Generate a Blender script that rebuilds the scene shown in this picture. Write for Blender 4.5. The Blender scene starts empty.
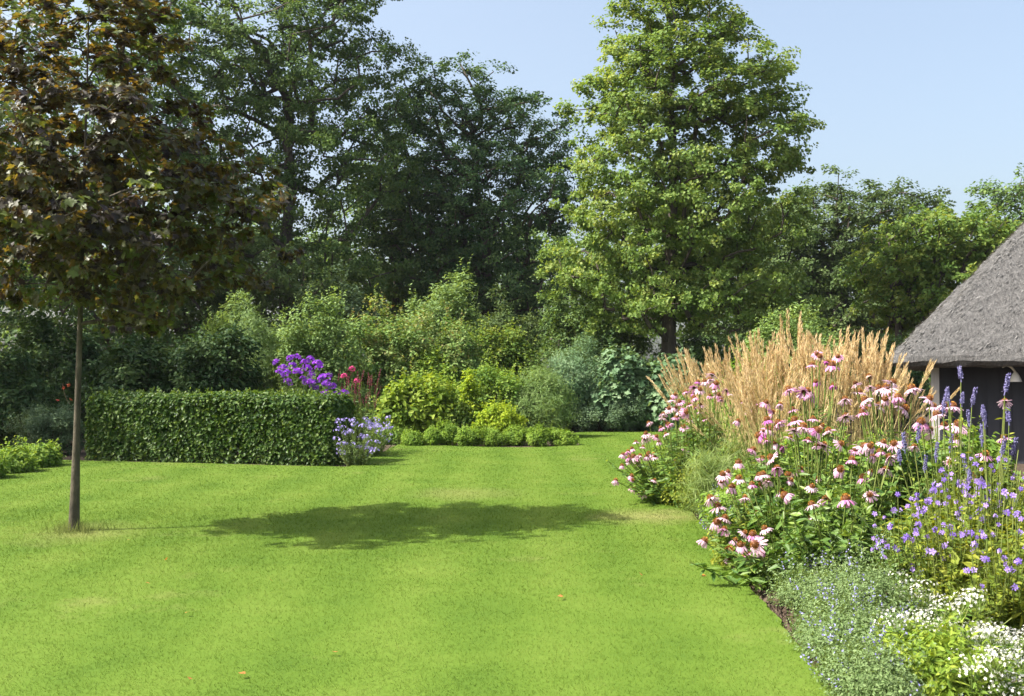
import bpy, math
import numpy as np
from mathutils import Vector, Matrix

# ------------------------------------------------------------------ camera, sky, sun, exposure
S = bpy.context.scene
COL = S.collection
F, CX, CY, HZ, EYE = 1005.0, 512.0, 348.0, 380.0, 1.45
PITCH = math.atan((HZ - CY) / F)
cam = bpy.data.cameras.new('camera')
cam.sensor_width = 36.0
cam.lens = F / 1024 * 36
cam.clip_start, cam.clip_end = 0.1, 2000
camo = bpy.data.objects.new('camera', cam)
COL.objects.link(camo)
camo.location = (0, 0, EYE)
camo.rotation_euler = (math.pi / 2 + PITCH, 0, 0)
S.camera = camo

ELEV, AZ = math.radians(48.5), math.radians(14)          # shadows fall to the right and slightly away
w = bpy.data.worlds.new('World')
S.world = w
w.use_nodes = True
sky = w.node_tree.nodes.new('ShaderNodeTexSky')
sky.sky_type = 'NISHITA'
sky.sun_disc = False
sky.sun_elevation = ELEV
sky.sun_rotation = math.atan2(-math.cos(AZ), -math.sin(AZ))
sky.air_density, sky.dust_density, sky.ozone_density = 1.0, 6.0, 1.2
veil = w.node_tree.nodes.new('ShaderNodeMix')            # thin summer haze whitens the blue
veil.data_type, veil.blend_type = 'RGBA', 'ADD'
veil.inputs['Factor'].default_value = 1
veil.inputs['B'].default_value = (.62, .68, .62, 1)
w.node_tree.links.new(sky.outputs[0], veil.inputs['A'])
w.node_tree.links.new(veil.outputs['Result'], w.node_tree.nodes['Background'].inputs[0])
w.node_tree.nodes['Background'].inputs[1].default_value = 0.12
sun = bpy.data.lights.new('sun', 'SUN')
sun.energy, sun.angle, sun.color = 5.0, math.radians(0.53), (1.0, 0.95, 0.86)
suno = bpy.data.objects.new('sun', sun)
COL.objects.link(suno)
suno.location = (-20, -5, 30)
suno.rotation_euler = Vector((math.cos(AZ) * math.cos(ELEV), math.sin(AZ) * math.cos(ELEV), -math.sin(ELEV))).to_track_quat('-Z', 'Y').to_euler()
S.view_settings.view_transform = 'Standard'
S.view_settings.look = 'None'
S.view_settings.gamma = 1
S.view_settings.use_curve_mapping = False
S.view_settings.exposure = 1.15
cy = S.cycles
cy.max_bounces, cy.diffuse_bounces, cy.glossy_bounces, cy.transmission_bounces = 6, 3, 2, 4
cy.use_denoising = True
cy.denoiser = 'OPENIMAGEDENOISE'
cy.denoising_input_passes = 'RGB_ALBEDO_NORMAL'
cy.sample_clamp_indirect = 6

RNG = np.random.default_rng(7)


def P(px, py, Y):
    """world point seen at pixel (px, py) at depth Y"""
    cx, cz = (px - CX) / F, (CY - py) / F
    dy = math.cos(PITCH) - cz * math.sin(PITCH)
    dz = math.sin(PITCH) + cz * math.cos(PITCH)
    return np.array([cx / dy * Y, Y, EYE + dz / dy * Y])


# ------------------------------------------------------------------ mesh helpers
class Geo:
    def __init__(s):
        s.v, s.f, s.n = [], [], 0

    def add(s, V, faces, tint=None, mat=0):
        V = np.asarray(V, dtype=np.float32).reshape(-1, 3)
        faces = np.asarray(faces, dtype=np.int32)
        t = np.full(len(faces), 0.5, np.float32) if tint is None else np.asarray(tint, np.float32)
        s.f.append((faces + s.n, t, np.full(len(faces), mat, np.int32)))
        s.v.append(V)
        s.n += len(V)

    def build(s, name, mats, parent=None, smooth=False, origin=None):
        V = np.concatenate(s.v).astype(np.float32)
        if origin is not None:
            V = V - np.asarray(origin, np.float32)
        me = bpy.data.meshes.new(name)
        loops = np.concatenate([f.ravel() for f, _, _ in s.f])
        cnt = np.concatenate([np.full(len(f), f.shape[1], np.int32) for f, _, _ in s.f])
        me.vertices.add(len(V)); me.vertices.foreach_set('co', V.ravel())
        me.loops.add(len(loops)); me.loops.foreach_set('vertex_index', loops)
        me.polygons.add(len(cnt))
        me.polygons.foreach_set('loop_start', np.concatenate([[0], np.cumsum(cnt)[:-1]]).astype(np.int32))
        me.polygons.foreach_set('material_index', np.concatenate([m for _, _, m in s.f]))
        me.polygons.foreach_set('use_smooth', np.full(len(cnt), smooth))
        at = me.attributes.new('tint', 'FLOAT', 'FACE')
        at.data.foreach_set('value', np.concatenate([t for _, t, _ in s.f]))
        me.update(calc_edges=True)
        for m in (mats if isinstance(mats, (list, tuple)) else [mats]):
            me.materials.append(m)
        o = bpy.data.objects.new(name, me)
        COL.objects.link(o)
        if parent is not None:
            o.parent = parent
        return o


def thing(name, label, cat, loc, group=None):
    o = bpy.data.objects.new(name, None)
    COL.objects.link(o)
    o.location = [float(c) for c in loc]
    o['label'] = label
    o['category'] = cat
    o['kind'] = 'thing'
    if group:
        o['group'] = group
    return o


def tag(o, label, cat, group=None):
    o['label'], o['category'] = label, cat
    if group:
        o['group'] = group
    return o


def nrm(a):
    return a / np.maximum(np.linalg.norm(a, axis=-1, keepdims=True), 1e-9)


def unit(n, rng):
    return nrm(rng.normal(size=(n, 3)))


SHAPES = {
    'kite': (np.array([[0, 0, 0], [.5, .42, .07], [0, 1, -.05], [-.5, .42, .07]]), [[0, 1, 2, 3]]),
    'oval': (np.array([[0, 0, 0], [.42, .28, .1], [.38, .66, .08], [0, 1, -.08], [-.38, .66, .08], [-.42, .28, .1]]),
             [[0, 1, 2, 3], [0, 3, 4, 5]]),
    'lance': (np.array([[0, 0, 0], [.5, .3, .05], [.3, .7, -.06], [0, 1, -.22], [-.3, .7, -.06], [-.5, .3, .05]]),
              [[0, 1, 2, 3], [0, 3, 4, 5]]),
    'blade': (np.array([[-.5, 0, 0], [.5, 0, 0], [0, 1, 0]]), [[0, 1, 2]]),
}
_half = [(.26, -.04), (.2, .16), (.56, .3), (.42, .4), (.5, .62), (.24, .58), (.16, .76)]
_out = [(0, .0)] + _half + [(0, 1.02)] + [(-x, y) for x, y in reversed(_half)]
_mv = [[0, .32, 0]] + [[x, y, .12 * abs(x) - .12 * max(0, y - .4)] for x, y in _out]
SHAPES['maple'] = (np.array(_mv), [[0, i, i % (len(_mv) - 1) + 1] for i in range(1, len(_mv))])
# five-petalled floret
_fv, _ff = [[0, 0, 0]], []
for k in range(5):
    a = k * 2 * math.pi / 5
    for da, r in ((-.42, .36), (0, .5), (.42, .36)):
        _fv.append([r * math.cos(a + da), r * math.sin(a + da), .05])
    _ff.append([0, 3 * k + 1, 3 * k + 2, 3 * k + 3])
SHAPES['floret'] = (np.array(_fv), _ff)


def place(geo, shape, pos, n, a, length, width, tint, mat=0):
    """instances of a flat template: n = normals, a = long axes"""
    T, Fc = SHAPES[shape]
    Fc = np.array(Fc)
    N, k = len(pos), len(T)
    a = nrm(a - n * (a * n).sum(1, keepdims=True))
    b = np.cross(a, n)
    length = np.broadcast_to(length, (N,))[:, None, None]
    width = np.broadcast_to(width, (N,))[:, None, None]
    V = pos[:, None] + b[:, None] * (T[None, :, 0:1] * width) + a[:, None] * (T[None, :, 1:2] * length) + n[:, None] * (T[None, :, 2:3] * width)
    faces = (Fc[None] + (np.arange(N) * k)[:, None, None]).reshape(-1, Fc.shape[1])
    geo.add(V, faces, np.repeat(tint, len(Fc)), mat)


def tube(geo, pts, radii, sides=6, mat=0, tint=.5, cap=False):
    pts = np.asarray(pts, float)
    N = len(pts)
    tang = nrm(np.gradient(pts, axis=0))
    ref = np.array([0.31, 0.87, 0.11]) if abs(tang[0][2]) > .5 else np.array([0, 0, 1.0])
    u = nrm(np.cross(tang, ref))
    v = np.cross(tang, u)
    an = np.arange(sides) * 2 * math.pi / sides
    r = np.broadcast_to(radii, (N,))[:, None, None]
    V = pts[:, None] + r * (u[:, None] * np.cos(an)[None, :, None] + v[:, None] * np.sin(an)[None, :, None])
    i = np.arange(N - 1)[:, None] * sides
    j = np.arange(sides)[None]
    j2 = (j + 1) % sides
    fc = np.stack([i + j, i + j2, i + sides + j2, i + sides + j], -1).reshape(-1, 4)
    geo.add(V, fc, np.full(len(fc), tint), mat)


def bez(p0, p1, p2, n):
    t = np.linspace(0, 1, n)[:, None]
    return (1 - t) ** 2 * np.asarray(p0) + 2 * t * (1 - t) * np.asarray(p1) + t * t * np.asarray(p2)


def box(geo, c, d, mat=0, R=None):
    V = np.array([[x, y, z] for x in (-.5, .5) for y in (-.5, .5) for z in (-.5, .5)]) * d
    if R is not None:
        V = V @ np.asarray(R).T
    geo.add(V + np.asarray(c), [[0, 1, 3, 2], [4, 6, 7, 5], [0, 4, 5, 1], [2, 3, 7, 6], [0, 2, 6, 4], [1, 5, 7, 3]], None, mat)


# ------------------------------------------------------------------ materials
def base_mat(name):
    m = bpy.data.materials.new(name)
    m.use_nodes = True
    nt = m.node_tree
    nt.nodes.clear()
    return m, nt, nt.nodes.new, nt.links.new


def ramp(new, cols):
    r = new('ShaderNodeValToRGB')
    el = r.color_ramp.elements
    while len(el) < len(cols):
        el.new(0.5)
    for i, c in enumerate(cols):
        el[i].position = i / max(1, len(cols) - 1)
        el[i].color = (*c, 1)
    return r


def leaf_mat(name, cols, trans=.35, tcol=None, rough=.6, spec=.2):
    m, nt, new, link = base_mat(name)
    at = new('ShaderNodeAttribute'); at.attribute_name = 'tint'
    r = ramp(new, cols)
    link(at.outputs['Fac'], r.inputs[0])
    pb = new('ShaderNodeBsdfPrincipled')
    pb.inputs['Roughness'].default_value = rough
    pb.inputs['Specular IOR Level'].default_value = spec
    link(r.outputs[0], pb.inputs['Base Color'])
    out = new('ShaderNodeOutputMaterial')
    if trans > 0:
        tr = new('ShaderNodeBsdfTranslucent')
        if tcol:
            r2 = ramp(new, tcol); link(at.outputs['Fac'], r2.inputs[0]); link(r2.outputs[0], tr.inputs[0])
        else:
            hs = new('ShaderNodeMix'); hs.data_type = 'RGBA'; hs.blend_type = 'MULTIPLY'
            hs.inputs['Factor'].default_value = 1
            hs.inputs['B'].default_value = (1.7, 1.5, .7, 1)
            link(r.outputs[0], hs.inputs['A']); link(hs.outputs['Result'], tr.inputs[0])
        mx = new('ShaderNodeMixShader'); mx.inputs[0].default_value = trans
        link(pb.outputs[0], mx.inputs[1]); link(tr.outputs[0], mx.inputs[2])
        link(mx.outputs[0], out.inputs[0])
    else:
        link(pb.outputs[0], out.inputs[0])
    return m


def noise_mat(name, cols, scale=8, detail=6, rough=.85, bump=0, bscale=None, stretch=(1, 1, 1), dist=.02, coord='Object'):
    m, nt, new, link = base_mat(name)
    tc = new('ShaderNodeTexCoord'); mp = new('ShaderNodeMapping')
    mp.inputs['Scale'].default_value = stretch
    link(tc.outputs[coord], mp.inputs[0])
    n = new('ShaderNodeTexNoise'); n.inputs['Scale'].default_value = scale; n.inputs['Detail'].default_value = detail
    n.inputs['Roughness'].default_value = .65
    link(mp.outputs[0], n.inputs['Vector'])
    sp = new('ShaderNodeMapRange'); sp.inputs[1].default_value = .28; sp.inputs[2].default_value = .72
    link(n.outputs['Fac'], sp.inputs[0])
    r = ramp(new, cols); link(sp.outputs[0], r.inputs[0])
    pb = new('ShaderNodeBsdfPrincipled'); pb.inputs['Roughness'].default_value = rough
    pb.inputs['Specular IOR Level'].default_value = .25
    link(r.outputs[0], pb.inputs['Base Color'])
    if bump:
        n2 = new('ShaderNodeTexNoise'); n2.inputs['Scale'].default_value = bscale or scale * 3; n2.inputs['Detail'].default_value = 6
        link(mp.outputs[0], n2.inputs['Vector'])
        b = new('ShaderNodeBump'); b.inputs['Strength'].default_value = bump; b.inputs['Distance'].default_value = dist
        link(n2.outputs['Fac'], b.inputs['Height']); link(b.outputs[0], pb.inputs['Normal'])
    out = new('ShaderNodeOutputMaterial'); link(pb.outputs[0], out.inputs[0])
    return m


def lawn_mat(name, cols, dry, blades):
    """grass colours with broad patches and mown bands; the blades add their own tint"""
    m, nt, new, link = base_mat(name)
    g = new('ShaderNodeNewGeometry')
    n = new('ShaderNodeTexNoise'); n.inputs['Scale'].default_value = .9; n.inputs['Detail'].default_value = 5; n.inputs['Roughness'].default_value = .7
    link(g.outputs['Position'], n.inputs['Vector'])
    wv = new('ShaderNodeTexWave'); wv.bands_direction = 'X'; wv.inputs['Scale'].default_value = .32
    wv.inputs['Distortion'].default_value = .8; wv.inputs['Detail'].default_value = 1; wv.inputs['Phase Offset'].default_value = 1.1
    link(g.outputs['Position'], wv.inputs['Vector'])
    fine = new('ShaderNodeTexNoise'); fine.inputs['Scale'].default_value = 60; fine.inputs['Detail'].default_value = 3
    link(g.outputs['Position'], fine.inputs['Vector'])
    at = new('ShaderNodeAttribute'); at.attribute_name = 'tint'
    a1 = new('ShaderNodeMath'); a1.operation = 'MULTIPLY_ADD'; a1.inputs[1].default_value = 1.15; a1.inputs[2].default_value = -.2
    link(n.outputs['Fac'], a1.inputs[0])
    a2 = new('ShaderNodeMath'); a2.operation = 'MULTIPLY_ADD'; a2.inputs[1].default_value = .22
    link(wv.outputs['Fac'], a2.inputs[0]); link(a1.outputs[0], a2.inputs[2])
    a3 = new('ShaderNodeMath'); a3.operation = 'MULTIPLY_ADD'; a3.inputs[1].default_value = .42; a3.use_clamp = True
    a4 = new('ShaderNodeMath'); a4.operation = 'ADD'; a4.inputs[1].default_value = -.16
    link((at if blades else fine).outputs['Fac'], a3.inputs[0]); link(a2.outputs[0], a4.inputs[0]); link(a4.outputs[0], a3.inputs[2])
    r = ramp(new, cols); link(a3.outputs[0], r.inputs[0])
    n3 = new('ShaderNodeTexNoise'); n3.inputs['Scale'].default_value = .55; n3.inputs['Detail'].default_value = 7; n3.inputs['Roughness'].default_value = .72
    mp = new('ShaderNodeMapping'); mp.inputs['Location'].default_value = (3.1, 7.7, 0)
    link(g.outputs['Position'], mp.inputs[0]); link(mp.outputs[0], n3.inputs['Vector'])
    mr = new('ShaderNodeMapRange'); mr.inputs[1].default_value = .58; mr.inputs[2].default_value = .8; mr.inputs[4].default_value = .75
    link(n3.outputs['Fac'], mr.inputs[0])
    fac = mr.outputs[0]
    for (wx, wy, rr, amt) in ((1.45, 10.5, .75, .8), (-4.0, 9.35, .7, .55), (-.6, 12.6, .9, .4)):      # worn, dry patches
        di = new('ShaderNodeVectorMath'); di.operation = 'DISTANCE'; di.inputs[1].default_value = (wx, wy, 0)
        link(g.outputs['Position'], di.inputs[0])
        jt = new('ShaderNodeMath'); jt.operation = 'MULTIPLY_ADD'; jt.inputs[1].default_value = 1.6; jt.inputs[2].default_value = -.8
        link(n.outputs['Fac'], jt.inputs[0])
        sm = new('ShaderNodeMath'); sm.operation = 'ADD'
        link(di.outputs['Value'], sm.inputs[0]); link(jt.outputs[0], sm.inputs[1])
        m2 = new('ShaderNodeMapRange'); m2.inputs[1].default_value = .05; m2.inputs[2].default_value = rr; m2.inputs[3].default_value = amt; m2.inputs[4].default_value = 0
        link(sm.outputs[0], m2.inputs[0])
        mxm = new('ShaderNodeMath'); mxm.operation = 'MAXIMUM'
        link(fac, mxm.inputs[0]); link(m2.outputs[0], mxm.inputs[1])
        fac = mxm.outputs[0]
    mx = new('ShaderNodeMix'); mx.data_type = 'RGBA'
    link(fac, mx.inputs['Factor']); link(r.outputs[0], mx.inputs['A']); mx.inputs['B'].default_value = (*dry, 1)
    pb = new('ShaderNodeBsdfPrincipled'); pb.inputs['Roughness'].default_value = .8; pb.inputs['Specular IOR Level'].default_value = .08
    link(mx.outputs['Result'], pb.inputs['Base Color'])
    out = new('ShaderNodeOutputMaterial')
    if blades:
        tr = new('ShaderNodeBsdfTranslucent')
        link(mx.outputs['Result'], tr.inputs[0])
        ms = new('ShaderNodeMixShader'); ms.inputs[0].default_value = .4
        link(pb.outputs[0], ms.inputs[1]); link(tr.outputs[0], ms.inputs[2]); link(ms.outputs[0], out.inputs[0])
    else:
        link(pb.outputs[0], out.inputs[0])
    return m


M = {}
M['soil'] = noise_mat('soil', [(.035, .025, .018), (.07, .05, .035), (.12, .09, .065)], 9, 8, .95, .9, 30, dist=.04)
LG = [(.055, .107, .011), (.092, .155, .017), (.13, .195, .028), (.20, .245, .06)]
M['lawn'] = lawn_mat('lawn_base', [(.046, .095, .012), (.082, .14, .018), (.118, .174, .028)], (.20, .20, .07), False)
M['blades'] = lawn_mat('lawn_blades', LG, (.25, .25, .10), True)
M['bark'] = noise_mat('bark', [(.035, .028, .022), (.075, .062, .05), (.12, .10, .085)], 6, 8, .9, .8, 18, (1, 1, .25), .03)
M['pale_bark'] = noise_mat('pale_bark', [(.03, .027, .02), (.075, .064, .046), (.14, .12, .088)], 9, 8, .85, .8, 40, (1, 1, .6), .01)
M['twig'] = noise_mat('twig', [(.05, .04, .025), (.10, .08, .05)], 20)
M['oak'] = leaf_mat('oak_leaf', [(0.049, 0.099, 0.030), (0.099, 0.171, 0.048), (0.168, 0.244, 0.069)], .3)
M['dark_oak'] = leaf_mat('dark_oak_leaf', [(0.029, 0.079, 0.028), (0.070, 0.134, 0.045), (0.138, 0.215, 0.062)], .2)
M['maple'] = leaf_mat('maple_leaf', [(0.101, 0.178, 0.041), (0.159, 0.242, 0.057), (0.267, 0.323, 0.091)], .35)
M['ash'] = leaf_mat('ash_leaf', [(0.050, 0.090, 0.029), (0.088, 0.138, 0.043), (0.126, 0.179, 0.064)], .3)
M['yellowgreen'] = leaf_mat('yellowgreen_leaf', [(0.068, 0.137, 0.028), (0.126, 0.204, 0.038), (0.231, 0.273, 0.056)], .35)
M['copper'] = leaf_mat('copper_leaf', [(.024, .020, .022), (.034, .030, .022), (.05, .058, .022), (.085, .11, .03)], .32,
                       [(.08, .04, .015), (.14, .10, .018), (.30, .17, .015), (.18, .24, .03)], .48, .4)
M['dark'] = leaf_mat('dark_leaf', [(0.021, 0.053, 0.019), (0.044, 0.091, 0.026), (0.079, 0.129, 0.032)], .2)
M['hedge'] = leaf_mat('hedge_leaf', [(0.022, 0.063, 0.011), (0.064, 0.125, 0.018), (0.143, 0.210, 0.040)], .3, None, .5, .3)
M['olive'] = leaf_mat('olive_leaf', [(0.108, 0.189, 0.053), (0.170, 0.265, 0.080), (0.247, 0.343, 0.124)], .3)
M['willow'] = leaf_mat('willow_leaf', [(0.094, 0.158, 0.045), (0.163, 0.252, 0.082), (0.233, 0.331, 0.134)], .3)
M['rust'] = leaf_mat('rust_leaf', [(0.090, 0.175, 0.052), (0.150, 0.252, 0.062), (0.225, 0.295, 0.094), (0.221, 0.162, 0.057)], .3)
M['lime'] = leaf_mat('lime_leaf', [(0.088, 0.161, 0.020), (0.165, 0.253, 0.028), (0.279, 0.345, 0.049)], .35)
M['gold'] = leaf_mat('gold_leaf', [(0.142, 0.245, 0.020), (0.266, 0.366, 0.027), (0.388, 0.464, 0.040)], .35)
M['fresh'] = leaf_mat('fresh_leaf', [(0.091, 0.176, 0.030), (0.165, 0.271, 0.042), (0.275, 0.367, 0.067)], .35)
M['edging'] = leaf_mat('edging_leaf', [(0.101, 0.184, 0.022), (0.154, 0.259, 0.030), (0.238, 0.335, 0.048)], .3)
M['blue'] = leaf_mat('blue_leaf', [(0.080, 0.153, 0.074), (0.133, 0.227, 0.113), (0.227, 0.318, 0.173)], .25)
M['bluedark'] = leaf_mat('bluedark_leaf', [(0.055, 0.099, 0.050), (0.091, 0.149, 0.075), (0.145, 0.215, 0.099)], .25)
M['greygreen'] = leaf_mat('greygreen_leaf', [(0.097, 0.160, 0.052), (0.150, 0.223, 0.084), (0.209, 0.287, 0.126)], .3)
M['border'] = leaf_mat('border_leaf', [(0.049, 0.115, 0.024), (0.105, 0.189, 0.034), (0.194, 0.270, 0.054)], .3, None, .45, .4)
M['yborder'] = leaf_mat('yellow_border_leaf', [(0.084, 0.141, 0.021), (0.168, 0.224, 0.029), (0.299, 0.309, 0.040)], .35)
M['pale'] = leaf_mat('pale_leaf', [(0.113, 0.181, 0.041), (0.184, 0.256, 0.074), (0.268, 0.330, 0.132)], .35)
M['stem'] = leaf_mat('stem', [(.10, .15, .03), (.16, .19, .05)], 0)
M['redstem'] = leaf_mat('red_stem', [(.10, .05, .03), (.16, .10, .05)], 0)
M['straw'] = leaf_mat('straw', [(0.481, 0.352, 0.164), (0.606, 0.462, 0.253), (0.731, 0.594, 0.380)], .3, [(.5, .33, .12), (.6, .42, .18), (.7, .5, .25)], .6, .2)
M['strawstem'] = leaf_mat('straw_stem', [(.26, .28, .08), (.46, .38, .17), (.60, .48, .25)], .2, [(.25, .25, .06), (.4, .3, .1), (.5, .4, .18)])
M['pink'] = leaf_mat('pink_petal', [(.48, .17, .37), (.64, .32, .52), (.78, .55, .66)], .35, [(.55, .18, .42), (.7, .35, .55), (.8, .55, .68)], .6, .2)
M['palepink'] = leaf_mat('pale_pink_petal', [(.55, .30, .45), (.70, .46, .58), (.80, .62, .68)], .35, [(.6, .35, .5), (.75, .5, .6), (.85, .7, .7)], .6, .2)
M['faded'] = leaf_mat('faded_petal', [(0.270, 0.180, 0.144), (0.405, 0.288, 0.234), (0.540, 0.432, 0.378)], .25)
M['reed'] = leaf_mat('reed_end', [(0.055, 0.055, 0.055), (0.140, 0.140, 0.140), (0.260, 0.260, 0.256)], .1, None, .8, .1)
M['magenta'] = leaf_mat('magenta_petal', [(.34, .07, .28), (.50, .14, .42), (.62, .28, .52)], .3, [(.4, .08, .3), (.5, .14, .42), (.62, .28, .5)], .6, .2)
M['cone'] = leaf_mat('cone_spike', [(.08, .026, .008), (.25, .09, .014), (.46, .23, .03)], 0, None, .6, .3)
M['purple'] = leaf_mat('purple_floret', [(.17, .025, .42), (.27, .05, .58), (.40, .09, .66)], .25, [(.2, .03, .5), (.3, .06, .6), (.4, .1, .65)], .6, .2)
M['hotpink'] = leaf_mat('hot_pink_floret', [(.5, .03, .16), (.66, .07, .26)], .25, [(.5, .04, .2), (.66, .08, .28)], .6, .2)
M['lilac'] = leaf_mat('lilac_floret', [(0.288, 0.228, 0.624), (0.432, 0.360, 0.792), (0.624, 0.552, 0.912)], .25, [(.25, .2, .55), (.36, .3, .68), (.52, .46, .76)], .6, .2)
M['mauve'] = leaf_mat('mauve_floret', [(.20, .12, .52), (.31, .20, .66), (.46, .32, .75)], .3, [(.36, .22, .62), (.50, .32, .72), (.62, .46, .80)], .6, .2)
M['hyssop'] = leaf_mat('hyssop_floret', [(0.083, 0.075, 0.171), (0.152, 0.143, 0.299), (0.262, 0.255, 0.413)], .2, [(.2, .15, .4), (.3, .24, .55), (.42, .36, .64)], .6, .2)
M['white'] = leaf_mat('white_floret', [(.62, .62, .52), (.76, .76, .68), (.84, .84, .80)], .25, [(.6, .6, .5), (.75, .75, .65), (.8, .8, .75)], .6, .2)
M['spikered'] = leaf_mat('red_spike', [(.09, .02, .03), (.20, .04, .05)], .1, [(.12, .03, .03), (.2, .04, .05)])
M['thatch'] = noise_mat('thatch', [(.055, .055, .056), (.115, .113, .112), (.19, .187, .183)], 18, 10, .95, 1.0, 60, (1.6, 1, .35), .05)
M['wall'] = noise_mat('dark_board', [(.026, .028, .036), (.042, .046, .058)], 3, 4, .7, .25, 30, (1, 1, .1))
M['post'] = noise_mat('grey_post', [(.26, .25, .24), (.38, .37, .35)], 8, 4, .8, .3, 40, (1, 1, .1))
M['enamel'] = noise_mat('pale_enamel', [(.62, .60, .54), (.72, .70, .64)], 5, 3, .4)
M['fallen'] = leaf_mat('fallen_leaf', [(.30, .09, .03), (.42, .2, .06)], .2)
M['redleaf'] = leaf_mat('red_leaf', [(.18, .03, .03), (.28, .06, .04)], .3, [(.3, .05, .03), (.35, .1, .04)])

# ------------------------------------------------------------------ ground and lawn
def sheet(name, x0, x1, y0, y1, z, mat):
    g = Geo()
    g.add([[x0, y0, z], [x1, y0, z], [x1, y1, z], [x0, y1, z]], [[0, 1, 2, 3]])
    o = g.build(name, mat)
    o['kind'] = 'structure'
    return o


sheet('ground', -400, 400, -60, 900, 0, M['soil'])
def smooth_line(pts, n=8):
    pts = np.array(pts, float)
    out = []
    N = len(pts)
    for i in range(N):
        p0, p1, p2, p3 = pts[i - 1], pts[i], pts[(i + 1) % N], pts[(i + 2) % N]
        for t in np.linspace(0, 1, n, endpoint=False):
            out.append(.5 * (2 * p1 + (p2 - p0) * t + (2 * p0 - 5 * p1 + 4 * p2 - p3) * t * t + (3 * p1 - p0 - 3 * p2 + p3) * t ** 3))
    return np.array(out)


LAWN = smooth_line([(1.40, 2.0), (1.46, 4.0), (1.52, 5.2), (1.60, 6.3), (1.66, 7.6), (1.84, 9.6), (2.02, 12.2), (2.05, 13.2), (2.15, 16.5), (3.2, 19), (5.4, 22), (6.0, 26), (4.6, 27.4),
                    (3.0, 27.6), (1.8, 27.4), (1.55, 25.5), (1.50, 22.4), (1.25, 21.8), (.2, 21.3), (-1.2, 21.7), (-1.9, 22.3), (-2.5, 22.2), (-2.55, 19.6),
                    (-2.65, 16.9), (-3.0, 16.6), (-5.3, 17.2), (-7.6, 17.8), (-8.3, 17.9), (-8.6, 16.2), (-10.5, 13.5), (-11, 9), (-10, 4), (-8, 2.0), (-3, 1.6)])
g = Geo()
n = len(LAWN)
jit = RNG.normal(0, .012, (n, 2))
L2 = LAWN + jit
ring = np.concatenate([np.c_[L2, np.full(n, .03)], np.c_[L2, np.full(n, -.01)], [[-1.5, 13, .03]]])
i = np.arange(n)
g.add(ring, np.c_[i, (i + 1) % n, (i + 1) % n + n, i + n][:, ::-1])
o = None
me_l = Geo(); me_l.add(ring, np.c_[i, (i + 1) % n, (i + 1) % n + n, i + n])
me_l.f.append((np.array([list(range(n))], np.int32), np.array([.5], np.float32), np.array([0], np.int32)))
o = me_l.build('lawn', M['lawn'])
o['kind'] = 'structure'


def inside(x, y, poly):
    r = np.zeros(len(x), bool)
    px, py = poly[:, 0], poly[:, 1]
    j = len(poly) - 1
    for i in range(len(poly)):
        c = ((py[i] > y) != (py[j] > y)) & (x < (px[j] - px[i]) * (y - py[i]) / (py[j] - py[i] + 1e-12) + px[i])
        r ^= c
        j = i
    return r


def make_grass():
    rng = np.random.default_rng(11)
    g = Geo()
    N = 800000
    # density falls with the square of the distance, blade width grows with it
    y = 3.6 * np.exp(rng.uniform(0, 1, N) * math.log(28 / 3.6))
    x = rng.uniform(-.62, .62, N) * y * 1.02
    xl, yl = rng.uniform(-11, -2, 90000), rng.uniform(3, 18, 90000)       # the left side, just outside the picture
    kl = xl < -.60 * yl
    x, y = np.r_[x, xl[kl]], np.r_[y, yl[kl]]
    k = inside(x, y, LAWN)
    x, y = x[k], y[k]
    N = len(x)
    s = np.clip(y / 7.5, .65, 3.4)
    pos = np.c_[x, y, np.full(N, .026)]
    ln = rng.uniform(.016, .036, N) * np.clip(s, .8, 1.4) * np.where(s > 1.5, .8, 1)
    wd = rng.uniform(.0035, .006, N) * s
    a = nrm(np.c_[rng.normal(0, .55, N), rng.normal(0, .55, N), np.ones(N)])
    nn = nrm(np.c_[rng.normal(0, 1, N), rng.normal(0, 1, N), np.full(N, 1.3)])
    place(g, 'blade', pos, nn, a, ln, wd, rng.uniform(0, 1, N))
    # longer tufts left standing round the young tree
    m = 500
    r, an = np.abs(rng.normal(0, .16, m)), rng.uniform(0, 6.3, m)
    pos = np.c_[-4.13 + r * np.cos(an), 9.52 + r * np.sin(an), np.full(m, .026)]
    place(g, 'blade', pos, unit(m, rng), nrm(np.c_[rng.normal(0, .4, m), rng.normal(0, .4, m), np.ones(m)]), rng.uniform(.06, .17, m), .007, rng.uniform(.3, 1, m))
    o = g.build('lawn_grass', M['blades'])
    tag(o, 'short mown bright green grass of the lawn', 'grass')
    o['kind'] = 'stuff'


make_grass()


# ------------------------------------------------------------------ foliage
def sample_lobes(lobes, n, rng, shell=.35, spacing=.0):
    """cluster centres spread through a union of ellipsoids, thicker near the surface"""
    vol = np.array([l[1][0] * l[1][1] * l[1][2] for l in lobes]) ** .72
    pts = []
    pick = rng.choice(len(lobes), size=n * 12, p=vol / vol.sum())
    u = unit(n * 12, rng)
    r = rng.uniform(shell ** 2.2, 1, n * 12) ** (1 / 2.2)
    for k in range(n * 12):
        c, rad = lobes[pick[k]]
        p = c + u[k] * r[k] * rad
        if pts and spacing > 0:
            if (((np.array(pts) - p) ** 2).sum(1) < spacing ** 2).any():
                continue
        pts.append(p)
        if len(pts) >= n:
            break
    return np.array(pts)


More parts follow.
